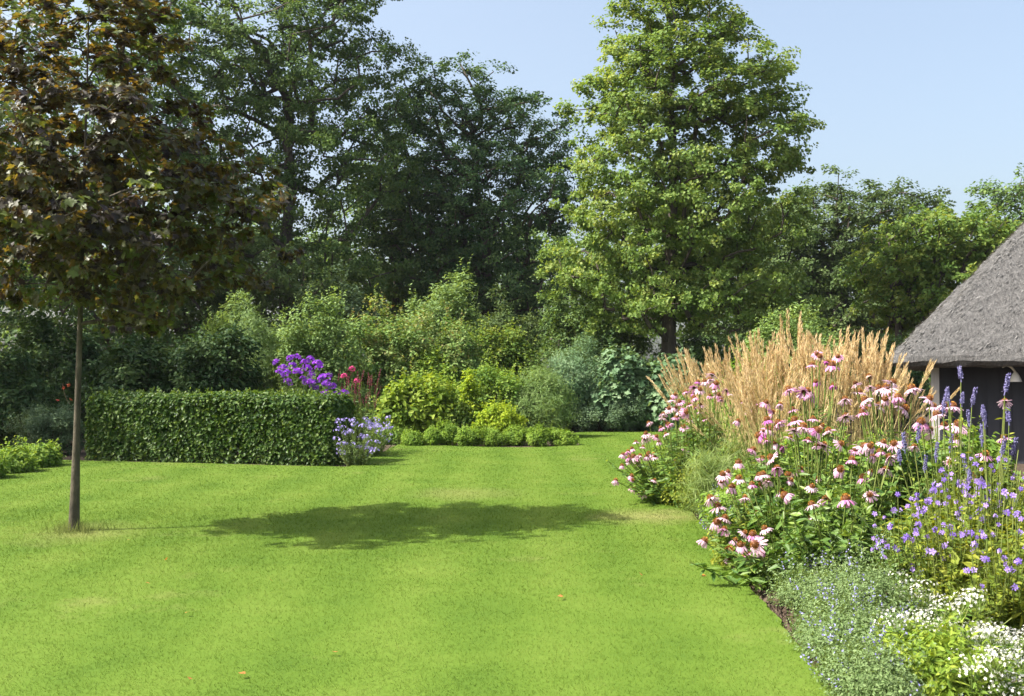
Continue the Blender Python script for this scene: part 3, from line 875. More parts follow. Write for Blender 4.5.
# ------------------------------------------------------------------ shrubs at the back
SH = [  # name, label, cat, x0, x1, top, Y, mat, leaf, n, per, shape
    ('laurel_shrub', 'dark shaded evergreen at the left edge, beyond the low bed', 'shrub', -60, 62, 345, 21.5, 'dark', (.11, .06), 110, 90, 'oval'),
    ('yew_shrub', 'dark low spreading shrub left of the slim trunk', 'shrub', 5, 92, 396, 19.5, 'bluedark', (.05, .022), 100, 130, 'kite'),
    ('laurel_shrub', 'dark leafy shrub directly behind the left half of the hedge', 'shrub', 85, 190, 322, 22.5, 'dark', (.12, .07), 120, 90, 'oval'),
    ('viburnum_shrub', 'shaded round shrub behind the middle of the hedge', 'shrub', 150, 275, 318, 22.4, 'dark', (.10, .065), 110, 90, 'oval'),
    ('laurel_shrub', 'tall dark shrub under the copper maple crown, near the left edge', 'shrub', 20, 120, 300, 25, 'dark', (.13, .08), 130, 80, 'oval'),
    ('willow_shrub', 'light green upright willowy shrub left of the olive one', 'shrub', 212, 305, 283, 25, 'willow', (.13, .028), 150, 100, 'lance'),
    ('olive_shrub', 'rounded olive-green shrub behind the purple phlox', 'shrub', 285, 365, 288, 24.5, 'olive', (.09, .05), 150, 95, 'kite'),
    ('fir_shrub', 'blue-grey dark shrub topping the olive ones, under the tall oak', 'shrub', 290, 395, 235, 33, 'bluedark', (.12, .05), 130, 100, 'kite'),
    ('russet_viburnum', 'olive shrub with russet tips behind the pink phlox', 'shrub', 335, 425, 296, 26, 'rust', (.10, .055), 160, 95, 'kite'),
    ('russet_viburnum', 'russet-flecked shrub to the right of a like one, above the lime hydrangea', 'shrub', 408, 482, 308, 26.5, 'rust', (.10, .055), 140, 90, 'kite'),
    ('elder_shrub', 'tall pale green pointed shrub below the gap between the oaks', 'shrub', 395, 482, 250, 29.5, 'willow', (.13, .06), 170, 95, 'kite'),
    ('silver_willow', 'greyish loose shrub right of the tall pointed pale one', 'shrub', 462, 530, 275, 33, 'ash', (.15, .05), 110, 80, 'lance'),
    ('elder_shrub', 'yellow-tinged shrub behind the golden spiraea', 'shrub', 468, 548, 318, 28, 'yellowgreen', (.11, .06), 140, 80, 'kite'),
    ('dogwood_shrub', 'loose fresh green shrub above the lime hydrangea', 'shrub', 400, 470, 352, 25.5, 'fresh', (.10, .055), 120, 85, 'kite'),
    ('dogwood_shrub', 'mid green shrub behind the golden spiraea, right of a like loose one', 'shrub', 455, 522, 358, 25.2, 'fresh', (.09, .05), 120, 85, 'kite'),
    ('tamarisk_shrub', 'feathery green upright shrub right of the golden spiraea', 'shrub', 505, 572, 366, 25.2, 'olive', (.10, .016), 150, 140, 'lance'),
    ('tamarisk_shrub', 'taller blue-green feathery shrub left of the plume poppies', 'shrub', 538, 615, 328, 28.8, 'blue', (.10, .022), 170, 120, 'lance'),
    ('box_shrub', 'dark low evergreen mass at the far end of the lawn', 'shrub', 556, 650, 392, 28.5, 'bluedark', (.05, .032), 150, 140, 'kite'),
    ('holly_shrub', 'tall dense glossy evergreen left of the light maple trunk', 'shrub', 545, 650, 258, 31, 'oak', (.11, .065), 210, 95, 'kite'),
    ('plume_poppy', 'tall plant with big blue-green leaves, left of two', 'plant', 588, 655, 348, 28.6, 'blue', (.17, .15), 150, 50, 'maple'),
    ('plume_poppy', 'big blue-green leaved plant beside the tan grasses, right of two', 'plant', 642, 705, 354, 28.3, 'blue', (.17, .15), 150, 50, 'maple'),
    ('sallow_shrub', 'pale green rounded shrub beyond the tan grasses', 'shrub', 738, 842, 290, 26.5, 'olive', (.12, .05), 170, 90, 'kite'),
    ('sallow_shrub', 'leafy green shrub right of the light maple trunk', 'shrub', 640, 765, 314, 30.5, 'oak', (.12, .06), 130, 90, 'kite'),
    ('sallow_shrub', 'dark green shrub beside the thatched roof edge', 'shrub', 835, 925, 310, 30, 'dark_oak', (.13, .07), 140, 90, 'kite'),
    ('sallow_shrub', 'mid green shrub low between lawn end and tan grasses', 'shrub', 690, 830, 352, 25, 'fresh', (.10, .05), 150, 90, 'kite'),
    ('lime_hydrangea', 'broad lime-green hydrangea mound in the far bed', 'shrub', 376, 455, 375, 23.6, 'lime', (.14, .085), 130, 62, 'oval'),
    ('golden_spiraea', 'small golden-yellow mound above the low green edging', 'shrub', 468, 528, 399, 23, 'gold', (.07, .04), 90, 85, 'oval'),
    ('golden_rose', 'small yellowing bush between hydrangea and golden mound', 'shrub', 440, 474, 400, 23.2, 'yellowgreen', (.07, .045), 60, 70, 'oval'),
    ('golden_spiraea', 'tall narrow yellow-green shrub behind the golden mound', 'shrub', 460, 480, 365, 24.6, 'gold', (.08, .05), 40, 60, 'oval'),
    ('low_evergreen', 'low leafy plant hiding the foot of the hydrangea on its left', 'plant', 372, 412, 424, 22.9, 'fresh', (.06, .03), 60, 80, 'kite'),
]
for k, s in enumerate(SH):
    kw = {}
    if s[11] == 'lance' and s[0] != 'silver_willow':
        kw = dict(up=.1, droop=-.6, rnd=.6)
    if s[0] in ('low_evergreen', 'golden_spiraea', 'golden_rose', 'yew_shrub', 'box_shrub'):
        kw['R'] = .15 if s[0] != 'box_shrub' else .22
    ex = .12 * (s[4] - s[3]) if s[6] > 23.9 else 0
    shrub(s[0], s[1], s[2], s[3] - ex, s[4] + ex, s[5], s[6], M[s[7]], s[8], int(s[9] * 1.35), s[10], 200 + k, s[11], **kw)

EDGE = [(404, 424, 429), (424, 440, 424), (434, 460, 419), (456, 486, 425), (480, 508, 426), (502, 530, 424), (524, 552, 425), (546, 580, 427)]
EL = ['leftmost small green mound of the far edging, beside the hydrangea', 'second mound of the far edging from the hydrangea', 'tallest round mound of the far edging, before the bare soil gap',
      'edging mound just right of the bare soil gap', 'edging mound directly below the golden spiraea, left of its middle', 'edging mound right of the one below the golden spiraea',
      'next-to-last edging mound before the open lawn', 'last edging mound on the right, with pale lilac flecks']
for k, (x0, x1, tp) in enumerate(EDGE):
    shrub('edging_mound', EL[k], 'plant', x0, x1, tp + 1.5, 22.0 + .15 * (k % 3), M['edging'], (.05, .022), 70, 120, 260 + k, 'kite', R=.1, depth=.7,
          group='low green mounds edging the far bed', up=.5, droop=-.1)
LB = [(-60, 2, 448, 14.6), (-8, 34, 447, 15.6), (26, 54, 443, 16.6)]
LL = ['bright low plant of the left bed, nearest the picture edge', 'bright low plant in the middle of the left bed', 'bright low plant at the far tip of the left bed']
for k, (x0, x1, tp, Yk) in enumerate(LB):
    shrub('low_geranium', LL[k], 'plant', x0, x1, tp + 3, Yk, M['fresh'], (.06, .04), 70, 90, 280 + k, 'oval', R=.14, depth=.9, group='low plants along the left bed')


# ------------------------------------------------------------------ phlox, persicaria, asters beside the hedge
def stems_to(g, base, heads, rng, r=.004, mat=0, spread=.3):
    for h in heads:
        b = np.array([base[0] + (h[0] - base[0]) * spread + rng.normal(0, .03), base[1] + (h[1] - base[1]) * spread + rng.normal(0, .03), -.02])
        m = (b + h) / 2 + np.array([0, 0, .12 * (h[2])])
        tube(g, bez(b, m, h, 5), [r * 1.3, r * 1.2, r, r * .9, r * .8], 4, mat, rng.uniform(0, 1))


def head_mesh(n, rad, size, mat, seed, shape='floret', flat=.75, stalks=False):
    rng = np.random.default_rng(seed)
    d = unit(n, rng)
    d[:, 2] = np.abs(d[:, 2]) * 1.2 - .25
    pos = d * rad * np.array([1, 1, flat]) * rng.uniform(.75, 1.05, (n, 1))
    g = Geo()
    place(g, shape, pos, nrm(d + .35 * unit(n, rng)), unit(n, rng), size, size, rng.uniform(0, 1, n))
    if stalks:
        c = np.tile(np.array([[0, 0, -rad * .9]]), (n, 1))
        ln = np.linalg.norm(pos - c, axis=1)
        place(g, 'kite', c, unit(n, rng), pos - c, ln, .002, np.zeros(n), 1)
    return g


def put(mesh_obj, parent, loc, rot=None, sc=1, first=[None]):
    o = mesh_obj.copy()
    COL.objects.link(o)
    o.parent = parent
    o.location = [float(c) for c in loc]
    o.rotation_euler = rot if rot is not None else (0, 0, 0)
    o.scale = (sc,) * 3
    return o


PROTO = []


def proto(geo, name, mats, smooth=False):
    o = geo.build(name, mats, None, smooth)
    COL.objects.unlink(o)
    PROTO.append(o)
    return o


phead = [proto(head_mesh(46, .095, .05, None, 300 + k), 'flower_head', M['purple']) for k in range(2)]
hhead = proto(head_mesh(46, .10, .05, None, 305), 'flower_head', M['hotpink'])
def leafy_stems(g, base, heads, rng, leaf, per, mat, shape='lance', low=.1, high=.92, spread=.3, stem_mat=1, r=.004):
    """upright stems with leaves along them"""
    for h in heads:
        b = np.array([base[0] + (h[0] - base[0]) * spread + rng.normal(0, .03), base[1] + (h[1] - base[1]) * spread + rng.normal(0, .03), -.02])
        c = bez(b, (b + h) / 2 + np.array([0, 0, .1 * h[2]]), h, 9)
        tube(g, c[::2], r, 4, stem_mat, rng.uniform(0, 1))
        t = rng.uniform(low, high, per)
        k = np.clip((t * 8).astype(int), 0, 7)
        fr = (t * 8 - k)[:, None]
        pos = c[k] * (1 - fr) + c[k + 1] * fr
        an = rng.uniform(0, 6.3, per)
        a = nrm(np.c_[np.cos(an), np.sin(an), rng.uniform(-.5, .5, per)])
        nn = nrm(np.array([0, 0, 1.]) + .6 * unit(per, rng))
        s = rng.uniform(.6, 1.2, per) * (1.15 - .55 * t)
        place(g, shape, pos, nn, a, leaf[0] * s, leaf[1] * s, np.clip(rng.normal(.45, .25, per), 0, 1), mat)


def flower_plant(name, label, base, heads, protos, leafm, leaf, per, seed, scale=(.85, 1.15), stem=None, extra=0, part_rot=True, shape='lance', group=None, cat='flower', spread=.3, tilt=.35, filler=None, r=.004):
    rng = np.random.default_rng(seed)
    root = thing(name, label, cat, base, group)
    g = Geo()
    hs = [np.array(h, float) for h in heads]
    ex = []
    if extra:
        hc = np.mean(hs, axis=0)
        sd = np.maximum(np.std(np.array(hs), axis=0), .08)
        for k in range(extra):
            e = hc + rng.normal(0, 1, 3) * sd * [1, 1, .5]
            e[2] = hc[2] * rng.uniform(.45, .95)
            ex.append(e)
    leafy_stems(g, base, hs + ex, rng, leaf, per, 0, shape, spread=spread, r=r)
    if filler:
        filler(g, rng)
    g.build('foliage', [leafm, stem or M['stem']], root, False, root.location)
    B = np.array(base)
    for h in hs:
        pr = protos[rng.integers(len(protos))]
        rot = (rng.normal(0, tilt), rng.normal(0, tilt), rng.uniform(0, 6.3)) if part_rot else (0, 0, rng.uniform(0, 6.3))
        put(pr, root, h - B, rot, rng.uniform(*scale))
    return root


def heads_px(pts, Y, dY, rng):
    return [P(x, y, Y + rng.uniform(-dY, dY)) for x, y in pts]


r0 = np.random.default_rng(70)
pts = [(276, 362), (283, 368), (290, 358), (297, 357), (304, 362), (311, 360), (286, 374), (298, 372), (312, 375), (303, 380), (279, 372), (293, 366), (307, 368), (318, 364), (288, 382), (313, 384)]
flower_plant('purple_phlox', 'tall purple phlox behind the hedge, uppermost cluster', (P(292, 380, 18.9)[0], 18.9, 0), heads_px(pts, 18.9, .3, r0), phead, M['border'], (.13, .03), 26, 71, scale=(.75, 1.1), extra=16, group='purple phlox behind the hedge')
pts = [(318, 368), (322, 378), (328, 377), (310, 382), (324, 393), (335, 394), (331, 402), (346, 403), (344, 393), (316, 388), (332, 386), (326, 384), (338, 400)]
flower_plant('purple_phlox', 'purple phlox spilling over the right end of the hedge', (P(325, 380, 18.6)[0], 18.6, 0), heads_px(pts, 18.6, .25, r0), phead, M['border'], (.13, .03), 26, 72, scale=(.7, 1.05), extra=16, group='purple phlox behind the hedge')
pts = [(344, 376), (352, 369), (357, 381)]
flower_plant('pink_phlox', 'hot pink phlox right of the purple phlox', (P(350, 380, 20.3)[0], 20.3, 0), heads_px(pts, 20.3, .3, r0), [hhead], M['border'], (.13, .03), 26, 73, scale=(.6, .8), extra=16)


def spike_geo(length, rad, n, size, seed, taper=.5):
    rng = np.random.default_rng(seed)
    z = rng.uniform(0, 1, n)
    an = rng.uniform(0, 6.3, n)
    rr = rad * (1 - taper * z)
    pos = np.c_[rr * np.cos(an), rr * np.sin(an), z * length]
    g = Geo()
    nn = nrm(np.c_[np.cos(an), np.sin(an), np.full(n, .5)] + .5 * unit(n, rng))
    place(g, 'kite', pos, nn, np.c_[np.cos(an), np.sin(an), np.full(n, 1.2)], size, size * .6, np.clip(rng.normal(.5, .3, n), 0, 1))
    tube(g, [[0, 0, -.02], [0, 0, length]], [rad * .35, rad * .15], 5)
    return g


rspike = proto(spike_geo(.18, .013, 60, .022, 310), 'flower_spike', M['spikered'])
pts = [(r0.uniform(335, 380), r0.uniform(378, 408)) for k in range(46)]
flower_plant('red_persicaria', 'thin dark red flower spikes of persicaria right of the hedge', (P(360, 380, 19.6)[0], 19.6, 0), heads_px(pts, 19.6, .5, r0), [rspike], M['border'], (.12, .04), 16, 74, extra=20, tilt=.15)
aster = proto(head_mesh(9, .055, .035, None, 312, flat=.5, stalks=True), 'flower_head', [M['lilac'], M['stem']])
pts = [(r0.uniform(336, 378), r0.uniform(419, 454)) for k in range(50)]
flower_plant('lilac_aster', 'pale lilac aster mound hugging the right end of the hedge', (P(356, 380, 16.9)[0], 16.9, 0), heads_px(pts, 16.9, .3, r0), [aster], M['greygreen'], (.06, .018), 30, 75, scale=(.8, 1.5), extra=40)
pts = [(r0.uniform(358, 392), r0.uniform(417, 440)) for k in range(34)]
flower_plant('blue_aster', 'bluer aster mound behind the pale lilac one', (P(375, 380, 19.0)[0], 19.0, 0), heads_px(pts, 19.0, .4, r0), [aster], M['border'], (.06, .018), 30, 76, scale=(.8, 1.4), extra=30)


# ------------------------------------------------------------------ right border
def coneflower_protos():
    """petal rings from fresh to faded, each with an orange-brown cone as a child"""
    rng = np.random.default_rng(320)
    out = []
    for k, (droop, mat, L_) in enumerate([(.35, 'pink', .052), (.75, 'pink', .052), (.55, 'palepink', .055), (1.0, 'palepink', .05), (.9, 'magenta', .045), (.25, 'palepink', .055), (1.25, 'faded', .036), (.5, 'pink', .026)]):
        g = Geo()
        n = 15
        for q in range(n):
            an = q * 2 * math.pi / n + rng.normal(0, .08)
            d = droop + rng.normal(0, .15)
            dr = np.array([math.cos(an), math.sin(an), 0]); tg = np.array([-dr[1], dr[0], 0])
            l = L_ * .86 * rng.uniform(.8, 1.1)
            p0 = dr * .014
            ws = [.006, .0115, .0115, .007]
            ss = [0, .35, .75, 1]
            pts = [p0 + dr * l * s * math.cos(d * (.4 + .6 * s)) - np.array([0, 0, l * s * math.sin(d * (.4 + .6 * s))]) for s in ss]
            V = []
            for p, w_ in zip(pts, ws):
                V += [p - tg * w_ * .5, p + np.array([0, 0, .0015]), p + tg * w_ * .5]
            fc = []
            for s in range(3):
                a = s * 3
                fc += [[a, a + 1, a + 4, a + 3], [a + 1, a + 2, a + 5, a + 4]]
            g.add(V, fc, np.full(6, np.clip(rng.normal(.5, .25), 0, 1)))
        petals = proto(g, 'flower_head', M[mat])
        g = Geo()
        m = 90
        i = np.arange(m)
        z = 1 - i / m * 1.0
        th = i * 2.399963
        rr = np.sqrt(np.maximum(0, 1 - z * z))
        nn = np.c_[rr * np.cos(th), rr * np.sin(th), z]
        ps = nn * [.0185, .0185, .024] + [0, 0, .002]
        place(g, 'kite', ps, nrm(np.cross(nn, unit(m, rng))), nn, .008, .0045, np.clip(z * .6 + rng.normal(.2, .15, m), 0, 1))
        # dark dome under the spikes
        th2 = np.linspace(0, math.pi / 2, 5)
        tube(g, np.c_[np.zeros(5), np.zeros(5), .024 * np.sin(th2)], .0175 * np.cos(th2) + .001, 10, 0, .1)
        cone = proto(g, 'cone', M['cone'])
        out.append((petals, cone))
    return out


CONE = coneflower_protos()


def coneflower(label, base, heads, seed, kinds=(0, 1, 2, 3, 4, 5, 6, 7), group='coneflowers in the right border', extra=14, per=15, leafm='border', more=.6, scale=(1.0, 1.35), spread=.25, tilt=.36, leaf=(.13, .045)):
    rng = np.random.default_rng(seed)
    root = thing('coneflower_clump', label, 'coneflowers', base, group)
    g = Geo()
    hs = [np.array(h, float) for h in heads]
    for q in range(int(len(hs) * more)):                              # more flowers deeper in the clump
        hs.append(hs[rng.integers(len(heads))] + np.array([rng.normal(0, .11), rng.normal(.05, .15), rng.normal(-.04, .08)]))
    sd = np.clip(np.std(np.array(hs), axis=0), .12, .3)
    hc = np.mean(hs, axis=0)
    ex = []
    for k in range(extra):
        e = hc + rng.normal(0, 1, 3) * sd * [1.1, 1.1, .3]
        e[2] = hc[2] * rng.uniform(.4, .92)
        ex.append(e)
    leafy_stems(g, base, hs, rng, leaf, per, 0, 'lance', .05, .72, spread, 1, .0045)
    leafy_stems(g, base, ex, rng, leaf, per * 2, 0, 'lance', .05, .98, spread, 1, .0045)
    g.build('foliage', [M[leafm], M['stem']], root, False, root.location)
    B = np.array(base)
    for h in hs:
        pe, co = CONE[int(rng.choice(kinds)) if rng.random() > .2 else int(rng.integers(1, 8))]
        lean = (h - B)[:2]
        f = put(pe, root, h - B, (rng.normal(.15, tilt), rng.normal(0, tilt), rng.uniform(0, 6.3)), np.clip(rng.normal(1.08, .2), .6, 1.45))
        put(co, f, (0, 0, 0))
    return root


R1 = np.random.default_rng(80)
def near(pts, Y, dY=.25):
    return heads_px(pts, Y, dY, R1)


def bx(px, Y):
    return (float(P(px, 380, Y)[0]), Y, 0.0)


coneflower('tallest coneflowers, bright pink, in front of the tan grass plumes', bx(815, 8.0), near([(812, 365), (820, 357), (838, 357), (816, 382), (833, 386), (789, 390), (803, 395), (827, 362), (808, 392)], 8.0), 401, (0, 1, 0, 4))
coneflower('coneflowers leaning left from the tan grass, mauve pink with dark cones', bx(775, 8.2), near([(766, 403), (777, 421), (772, 412), (774, 444), (766, 441), (763, 459), (780, 405), (770, 430), (782, 448), (760, 436)], 8.1), 402, (1, 3, 4))
coneflower('flat plate of pale coneflowers in the middle of the border', bx(815, 7.6), near([(813, 419), (817, 431), (829, 431), (794, 431), (790, 438), (840, 444), (817, 446), (803, 428), (845, 400), (822, 426), (808, 440)], 7.5), 403, (2, 5, 2, 0))
coneflower('pale coneflowers at the right, before the shed eave', bx(895, 7.8), near([(869, 377), (892, 383), (879, 389), (891, 395), (912, 389), (865, 400), (879, 406), (865, 409), (904, 409), (885, 400), (898, 398), (870, 388)], 7.8), 404, (2, 5, 0))
coneflower('coneflowers with pale drooping petals, beside the anise hyssop', bx(940, 7.4), near([(929, 399), (944, 406), (937, 415), (921, 423), (944, 426), (958, 425), (950, 462), (930, 430), (955, 440)], 7.3), 405, (2, 3, 2))
coneflower('two or three coneflowers rising among the hyssop at the right edge', bx(1000, 7.0), near([(1004, 438), (1005, 402), (985, 455)], 6.9), 406, (0, 2), extra=8)
coneflower('dark-leaved coneflower clump in the middle, flowers sparse', bx(845, 7.2), near([(863, 448), (883, 443), (870, 446), (863, 478), (840, 470), (890, 458), (880, 452), (852, 460)], 7.1), 407, (2, 3, 1), extra=26, per=18)
coneflower('lower coneflowers at the left front of the border, pale and drooping', bx(785, 7.5), near([(763, 475), (777, 469), (791, 481), (812, 487), (789, 475), (759, 476), (777, 468), (752, 485), (800, 470), (768, 482)], 7.4), 408, (2, 3, 1))
coneflower('fading coneflowers arching over the border edge', bx(765, 7.5), near([(723, 475), (739, 479), (711, 499), (718, 507), (759, 511), (717, 523), (745, 498), (732, 488)], 7.8), 409, (2, 3, 3))
coneflower('lowest coneflowers flopping towards the lawn, with orange cones showing', bx(775, 7.1), near([(744, 533), (753, 535), (765, 529), (735, 541), (729, 551), (747, 555), (751, 558), (812, 518), (822, 526), (741, 546), (756, 545)], 7.2), 410, (2, 3, 1), extra=18)
coneflower('single faded coneflower hanging out over the lawn on a thin stem', bx(745, 7.3), near([(703, 579)], 7.2), 420, (3,), extra=0, per=3, more=0, spread=.1)
coneflower('dark leafy coneflower clump low in the border centre', bx(835, 6.9), near([(846, 500), (870, 495), (812, 505)], 6.8), 411, (2, 3), extra=34, per=18)
FG = 'coneflowers at the far end of the right border'
coneflower('far coneflowers against the tan grass, upper pink mass', bx(705, 11.3), near([(712, 375), (705, 383), (698, 382), (726, 391), (686, 392), (675, 395), (695, 398), (701, 405), (705, 419), (689, 405), (716, 384), (710, 396), (721, 400), (694, 388), (735, 395), (742, 402), (700, 390)], 11.2, .4), 421, (0, 1, 2), FG)
coneflower('far coneflowers left of the upper pink mass', bx(682, 11.5), near([(672, 400), (680, 402), (669, 409), (680, 412), (686, 412), (663, 418), (669, 425), (700, 412), (661, 428), (690, 420), (676, 418), (666, 434), (684, 428)], 11.3, .4), 422, (0, 1, 2), FG)
coneflower('far coneflowers lolling out over the lawn edge', bx(668, 12.0), near([(645, 439), (636, 442), (632, 449), (623, 455), (622, 466), (629, 461), (637, 464), (649, 454), (646, 434), (640, 456), (634, 457), (643, 447), (655, 457), (628, 452)], 11.9, .3), 423, (1, 3, 2), FG, extra=12)
coneflower('few low faded coneflowers nearest the far lawn', bx(672, 11.8), near([(676, 461), (659, 442), (632, 480), (633, 489), (643, 494), (689, 451), (693, 497)], 11.6, .3), 424, (3, 2), FG, extra=26)


# feather reed grass
def plume_geo(seed):
    rng = np.random.default_rng(seed)
    g = Geo()
    n = 70
    z = rng.uniform(0, 1, n)
    an = rng.uniform(0, 6.3, n)
    wd = .0135 * np.sin(np.clip(z * .9 + .1, 0, 1) * math.pi) ** .7 + .002
    pos = np.c_[wd * .6 * np.cos(an), wd * .6 * np.sin(an), z * .34]
    nn = nrm(np.c_[-np.sin(an), np.cos(an), np.zeros(n)] + .4 * unit(n, rng))
    place(g, 'kite', pos, nn, np.c_[.12 * np.cos(an), .12 * np.sin(an), np.ones(n)], .06, .008, np.clip(rng.normal(.5, .28, n), 0, 1))
    return g


PLUME = [proto(plume_geo(330 + k), 'plume', M['straw']) for k in range(3)]


def reed_grass(label, x, Y, h, seed, n=66, lean0=(0, 0), spreadv=.2):
    rng = np.random.default_rng(seed)
    base = (x, Y, 0)
    root = thing('feather_reed_grass', label, 'ornamental grass', base, 'tan feather reed grasses in the right border')
    g = Geo()
    B = np.array(base, float)
    for k in range(n):
        az = rng.uniform(0, 6.3)
        ln = abs(rng.normal(0, spreadv)) + .03
        hh = h * rng.uniform(.74, 1.07)
        tip = B + np.array([math.cos(az) * ln * hh + lean0[0] * hh * rng.uniform(.5, 1.2), math.sin(az) * ln * hh + lean0[1] * hh, hh * (1 - .35 * ln)])
        b0 = B + np.array([rng.normal(0, .08), rng.normal(0, .08), -.02])
        c = bez(b0, b0 * .55 + tip * .45 + np.array([0, 0, .18 * hh]), tip, 9)
        tube(g, c[::2], [.0045, .004, .0035, .003, .0025], 3, 0, np.clip(rng.normal(.55, .25), 0, 1))
        # plume takes the last stretch of the stalk
        d = Vector(c[-1] - c[-3]).normalized()
        o = PLUME[rng.integers(3)].copy()
        COL.objects.link(o)
        o.parent = root
        p = c[-1] - np.array(d) * .22 - B
        o.location = [float(q) for q in p]
        o.rotation_mode = 'QUATERNION'
        o.rotation_quaternion = d.to_track_quat('Z', 'Y')
        s = rng.uniform(.75, 1.15)
        o.scale = (s, s, s)
    m = 340
    an = rng.uniform(0, 6.3, m)
    for k in range(150):
        ln = rng.uniform(.15, .6)
        az = an[k]
        tip = B + np.array([math.cos(az) * ln, math.sin(az) * ln, rng.uniform(.45, 1.0)])
        b0 = B + np.array([rng.normal(0, .1), rng.normal(0, .1), -.02])
        c = bez(b0, b0 + (tip - b0) * [.3, .3, .9], tip, 6)
        tg = nrm(np.array([[-math.sin(az), math.cos(az), 0]]))[0] * .005
        V = np.concatenate([c - tg * np.linspace(1, .15, 6)[:, None], c + tg * np.linspace(1, .15, 6)[:, None]])
        i = np.arange(5)
        g.add(V, np.c_[i, i + 1, i + 7, i + 6], np.full(5, np.clip(rng.normal(.25, .2), 0, 1)))
    g.build('stalk', M['strawstem'], root, False, root.location)


GR = [(716, 12.9, 1.72, (-.2, 0), 'tan grass clump at the left end of the row, leaning out over the far coneflowers'),
      (742, 12.0, 1.72, (-.08, 0), 'second tan grass clump from the left, above the far coneflowers'),
      (770, 11.6, 1.85, (-.04, 0), 'tan grass clump left of the tallest plumes'),
      (795, 11.9, 2.02, (0, 0), 'tan grass clump with the tallest thin plumes, behind the tallest coneflowers'),
      (818, 11.4, 1.78, (.02, 0), 'tan grass clump right of the tallest thin plumes'),
      (842, 11.8, 1.88, (.02, 0), 'tan grass clump with upright plumes in the middle of the right half'),
      (866, 11.5, 1.84, (.02, 0), 'tan grass clump next to the thatched roof corner, left side'),
      (884, 11.7, 1.58, (.07, 0), 'last tan grass clump, its plumes crossing the thatched roof'),
      (768, 10.9, 1.5, (-.14, -.05), 'shorter nearer tan grass arching left over the pale seed heads')]
for k, (px, Yk, h, ln, lb) in enumerate(GR):
    reed_grass(lb, float(P(px, 380, Yk)[0]), Yk, h, 430 + k, lean0=ln, spreadv=.2 if k < 8 else .24)

# pale fluffy grass and fillers between the coneflowers and the edge
shrub('pale_meadow_grass', 'pale straw-green fine grass between coneflowers and lawn edge', 'ornamental grass', 686, 785, 436, 10.2, M['pale'], (.16, .007), 90, 90, 450, 'lance', R=.17, depth=1.2, up=0, droop=-.8, rnd=.5)
shrub('border_perennial', 'light green leafy plant in front of the pale fine grass', 'plant', 706, 782, 470, 9.0, M['fresh'], (.06, .025), 100, 100, 453, 'kite', R=.14, depth=.9)
shrub('border_perennial', 'yellow-green frothy plant below the arching coneflowers', 'plant', 716, 790, 506, 7.9, M['yborder'], (.045, .02), 100, 110, 454, 'kite', R=.12, depth=.8)
shrub('catmint', 'yellow-green low plant below the far coneflowers', 'plant', 668, 722, 462, 11.3, M['yborder'], (.05, .022), 80, 100, 451, 'kite', R=.14, depth=1.0)
shrub('goldenrod', 'light green bushy plant right of the lolling far coneflowers', 'plant', 648, 700, 438, 13.2, M['fresh'], (.09, .03), 90, 80, 452, 'lance', R=.16, depth=1.2)


M['catblue'] = leaf_mat('catmint_floret', [(.16, .15, .40), (.26, .25, .54), (.36, .36, .62)], .2)


def catmint(label, x0, x1, top, Y, seed, depth, nfl=150, n=90, per=150):
    root, g, C, rng = shrub('catmint', label, 'catmint', x0, x1, top, Y, None, (.021, .009), n, int(per * 1.6), seed, 'kite', depth=depth, R=.10, group='grey-green catmint along the border edge', build=False, up=.4, rnd=.9)
    h = root['height']
    # fine upright shoots poking out of the mound
    m = 260
    pk = C[rng.integers(len(C), size=m)] + rng.normal(0, .05, (m, 3))
    pk[:, 2] = np.maximum(pk[:, 2], .05)
    out = nrm(pk - np.array([root.location.x, root.location.y, h * .2]))
    d = nrm(out * .6 + np.array([0, 0, .8]) + .3 * unit(m, rng))
    for k in range(5):
        place(g, 'kite', pk + d * (.04 + .03 * k), nrm(d + unit(m, rng)), nrm(unit(m, rng) + d * .5), .02, .01, rng.uniform(.2, 1, m))
    g.build('foliage', M['greygreen'], root, False, root.location)
    g = Geo()
    tips = pk[:nfl // 4] + d[:nfl // 4] * .17
    for k in range(7):
        place(g, 'kite', tips - d[:nfl // 4] * .012 * k + rng.normal(0, .006, (len(tips), 3)), unit(len(tips), rng), unit(len(tips), rng), .014, .010, rng.uniform(0, 1, len(tips)))
    b = g.build('blossom', M['catblue'], root, False, root.location)
    b['kind'] = 'stuff'
    return root


catmint('grey-green catmint mound at the bottom, nearest the bare soil strip', 792, 892, 606, 5.35, 460, .9)
catmint('grey-green catmint mound behind the nearest one, below the lowest coneflowers', 777, 862, 572, 6.3, 461, 1.0)
catmint('grey-green catmint mound beside the white flowers, dotted with blue', 815, 905, 566, 6.0, 462, .9)
catmint('small blue-flecked catmint on the lawn edge under the arching coneflowers', 722, 782, 512, 8.6, 463, 1.0, 400)
catmint('blue-flecked catmint far along the lawn edge', 698, 745, 494, 10.2, 464, 1.0, 400)

# geraniums
gfl = [proto(head_mesh(3, .012, .05, None, 340 + k), 'flower', M['mauve']) for k in range(2)]
for _p in gfl:
    pass
def geranium(label, px0, px1, py0, py1, Y, n, seed, leafm='yborder', extra=60, per=12):
    rng = np.random.default_rng(seed)
    xs = rng.uniform(px0, px1, n); ys = py0 + (py1 - py0) * rng.uniform(0, 1, n) ** .8
    heads = [P(a, b, Y + rng.uniform(-.35, .3)) for a, b in zip(xs, ys)]
    flower_plant('hardy_geranium', label, bx((px0 + px1) / 2, Y + .05), heads, gfl, M[leafm], (.05, .03), per + 8, seed + 1, (.5, .9), extra=extra, shape='oval', group='mauve geraniums in the right border', tilt=.7, spread=.45, r=.0025)


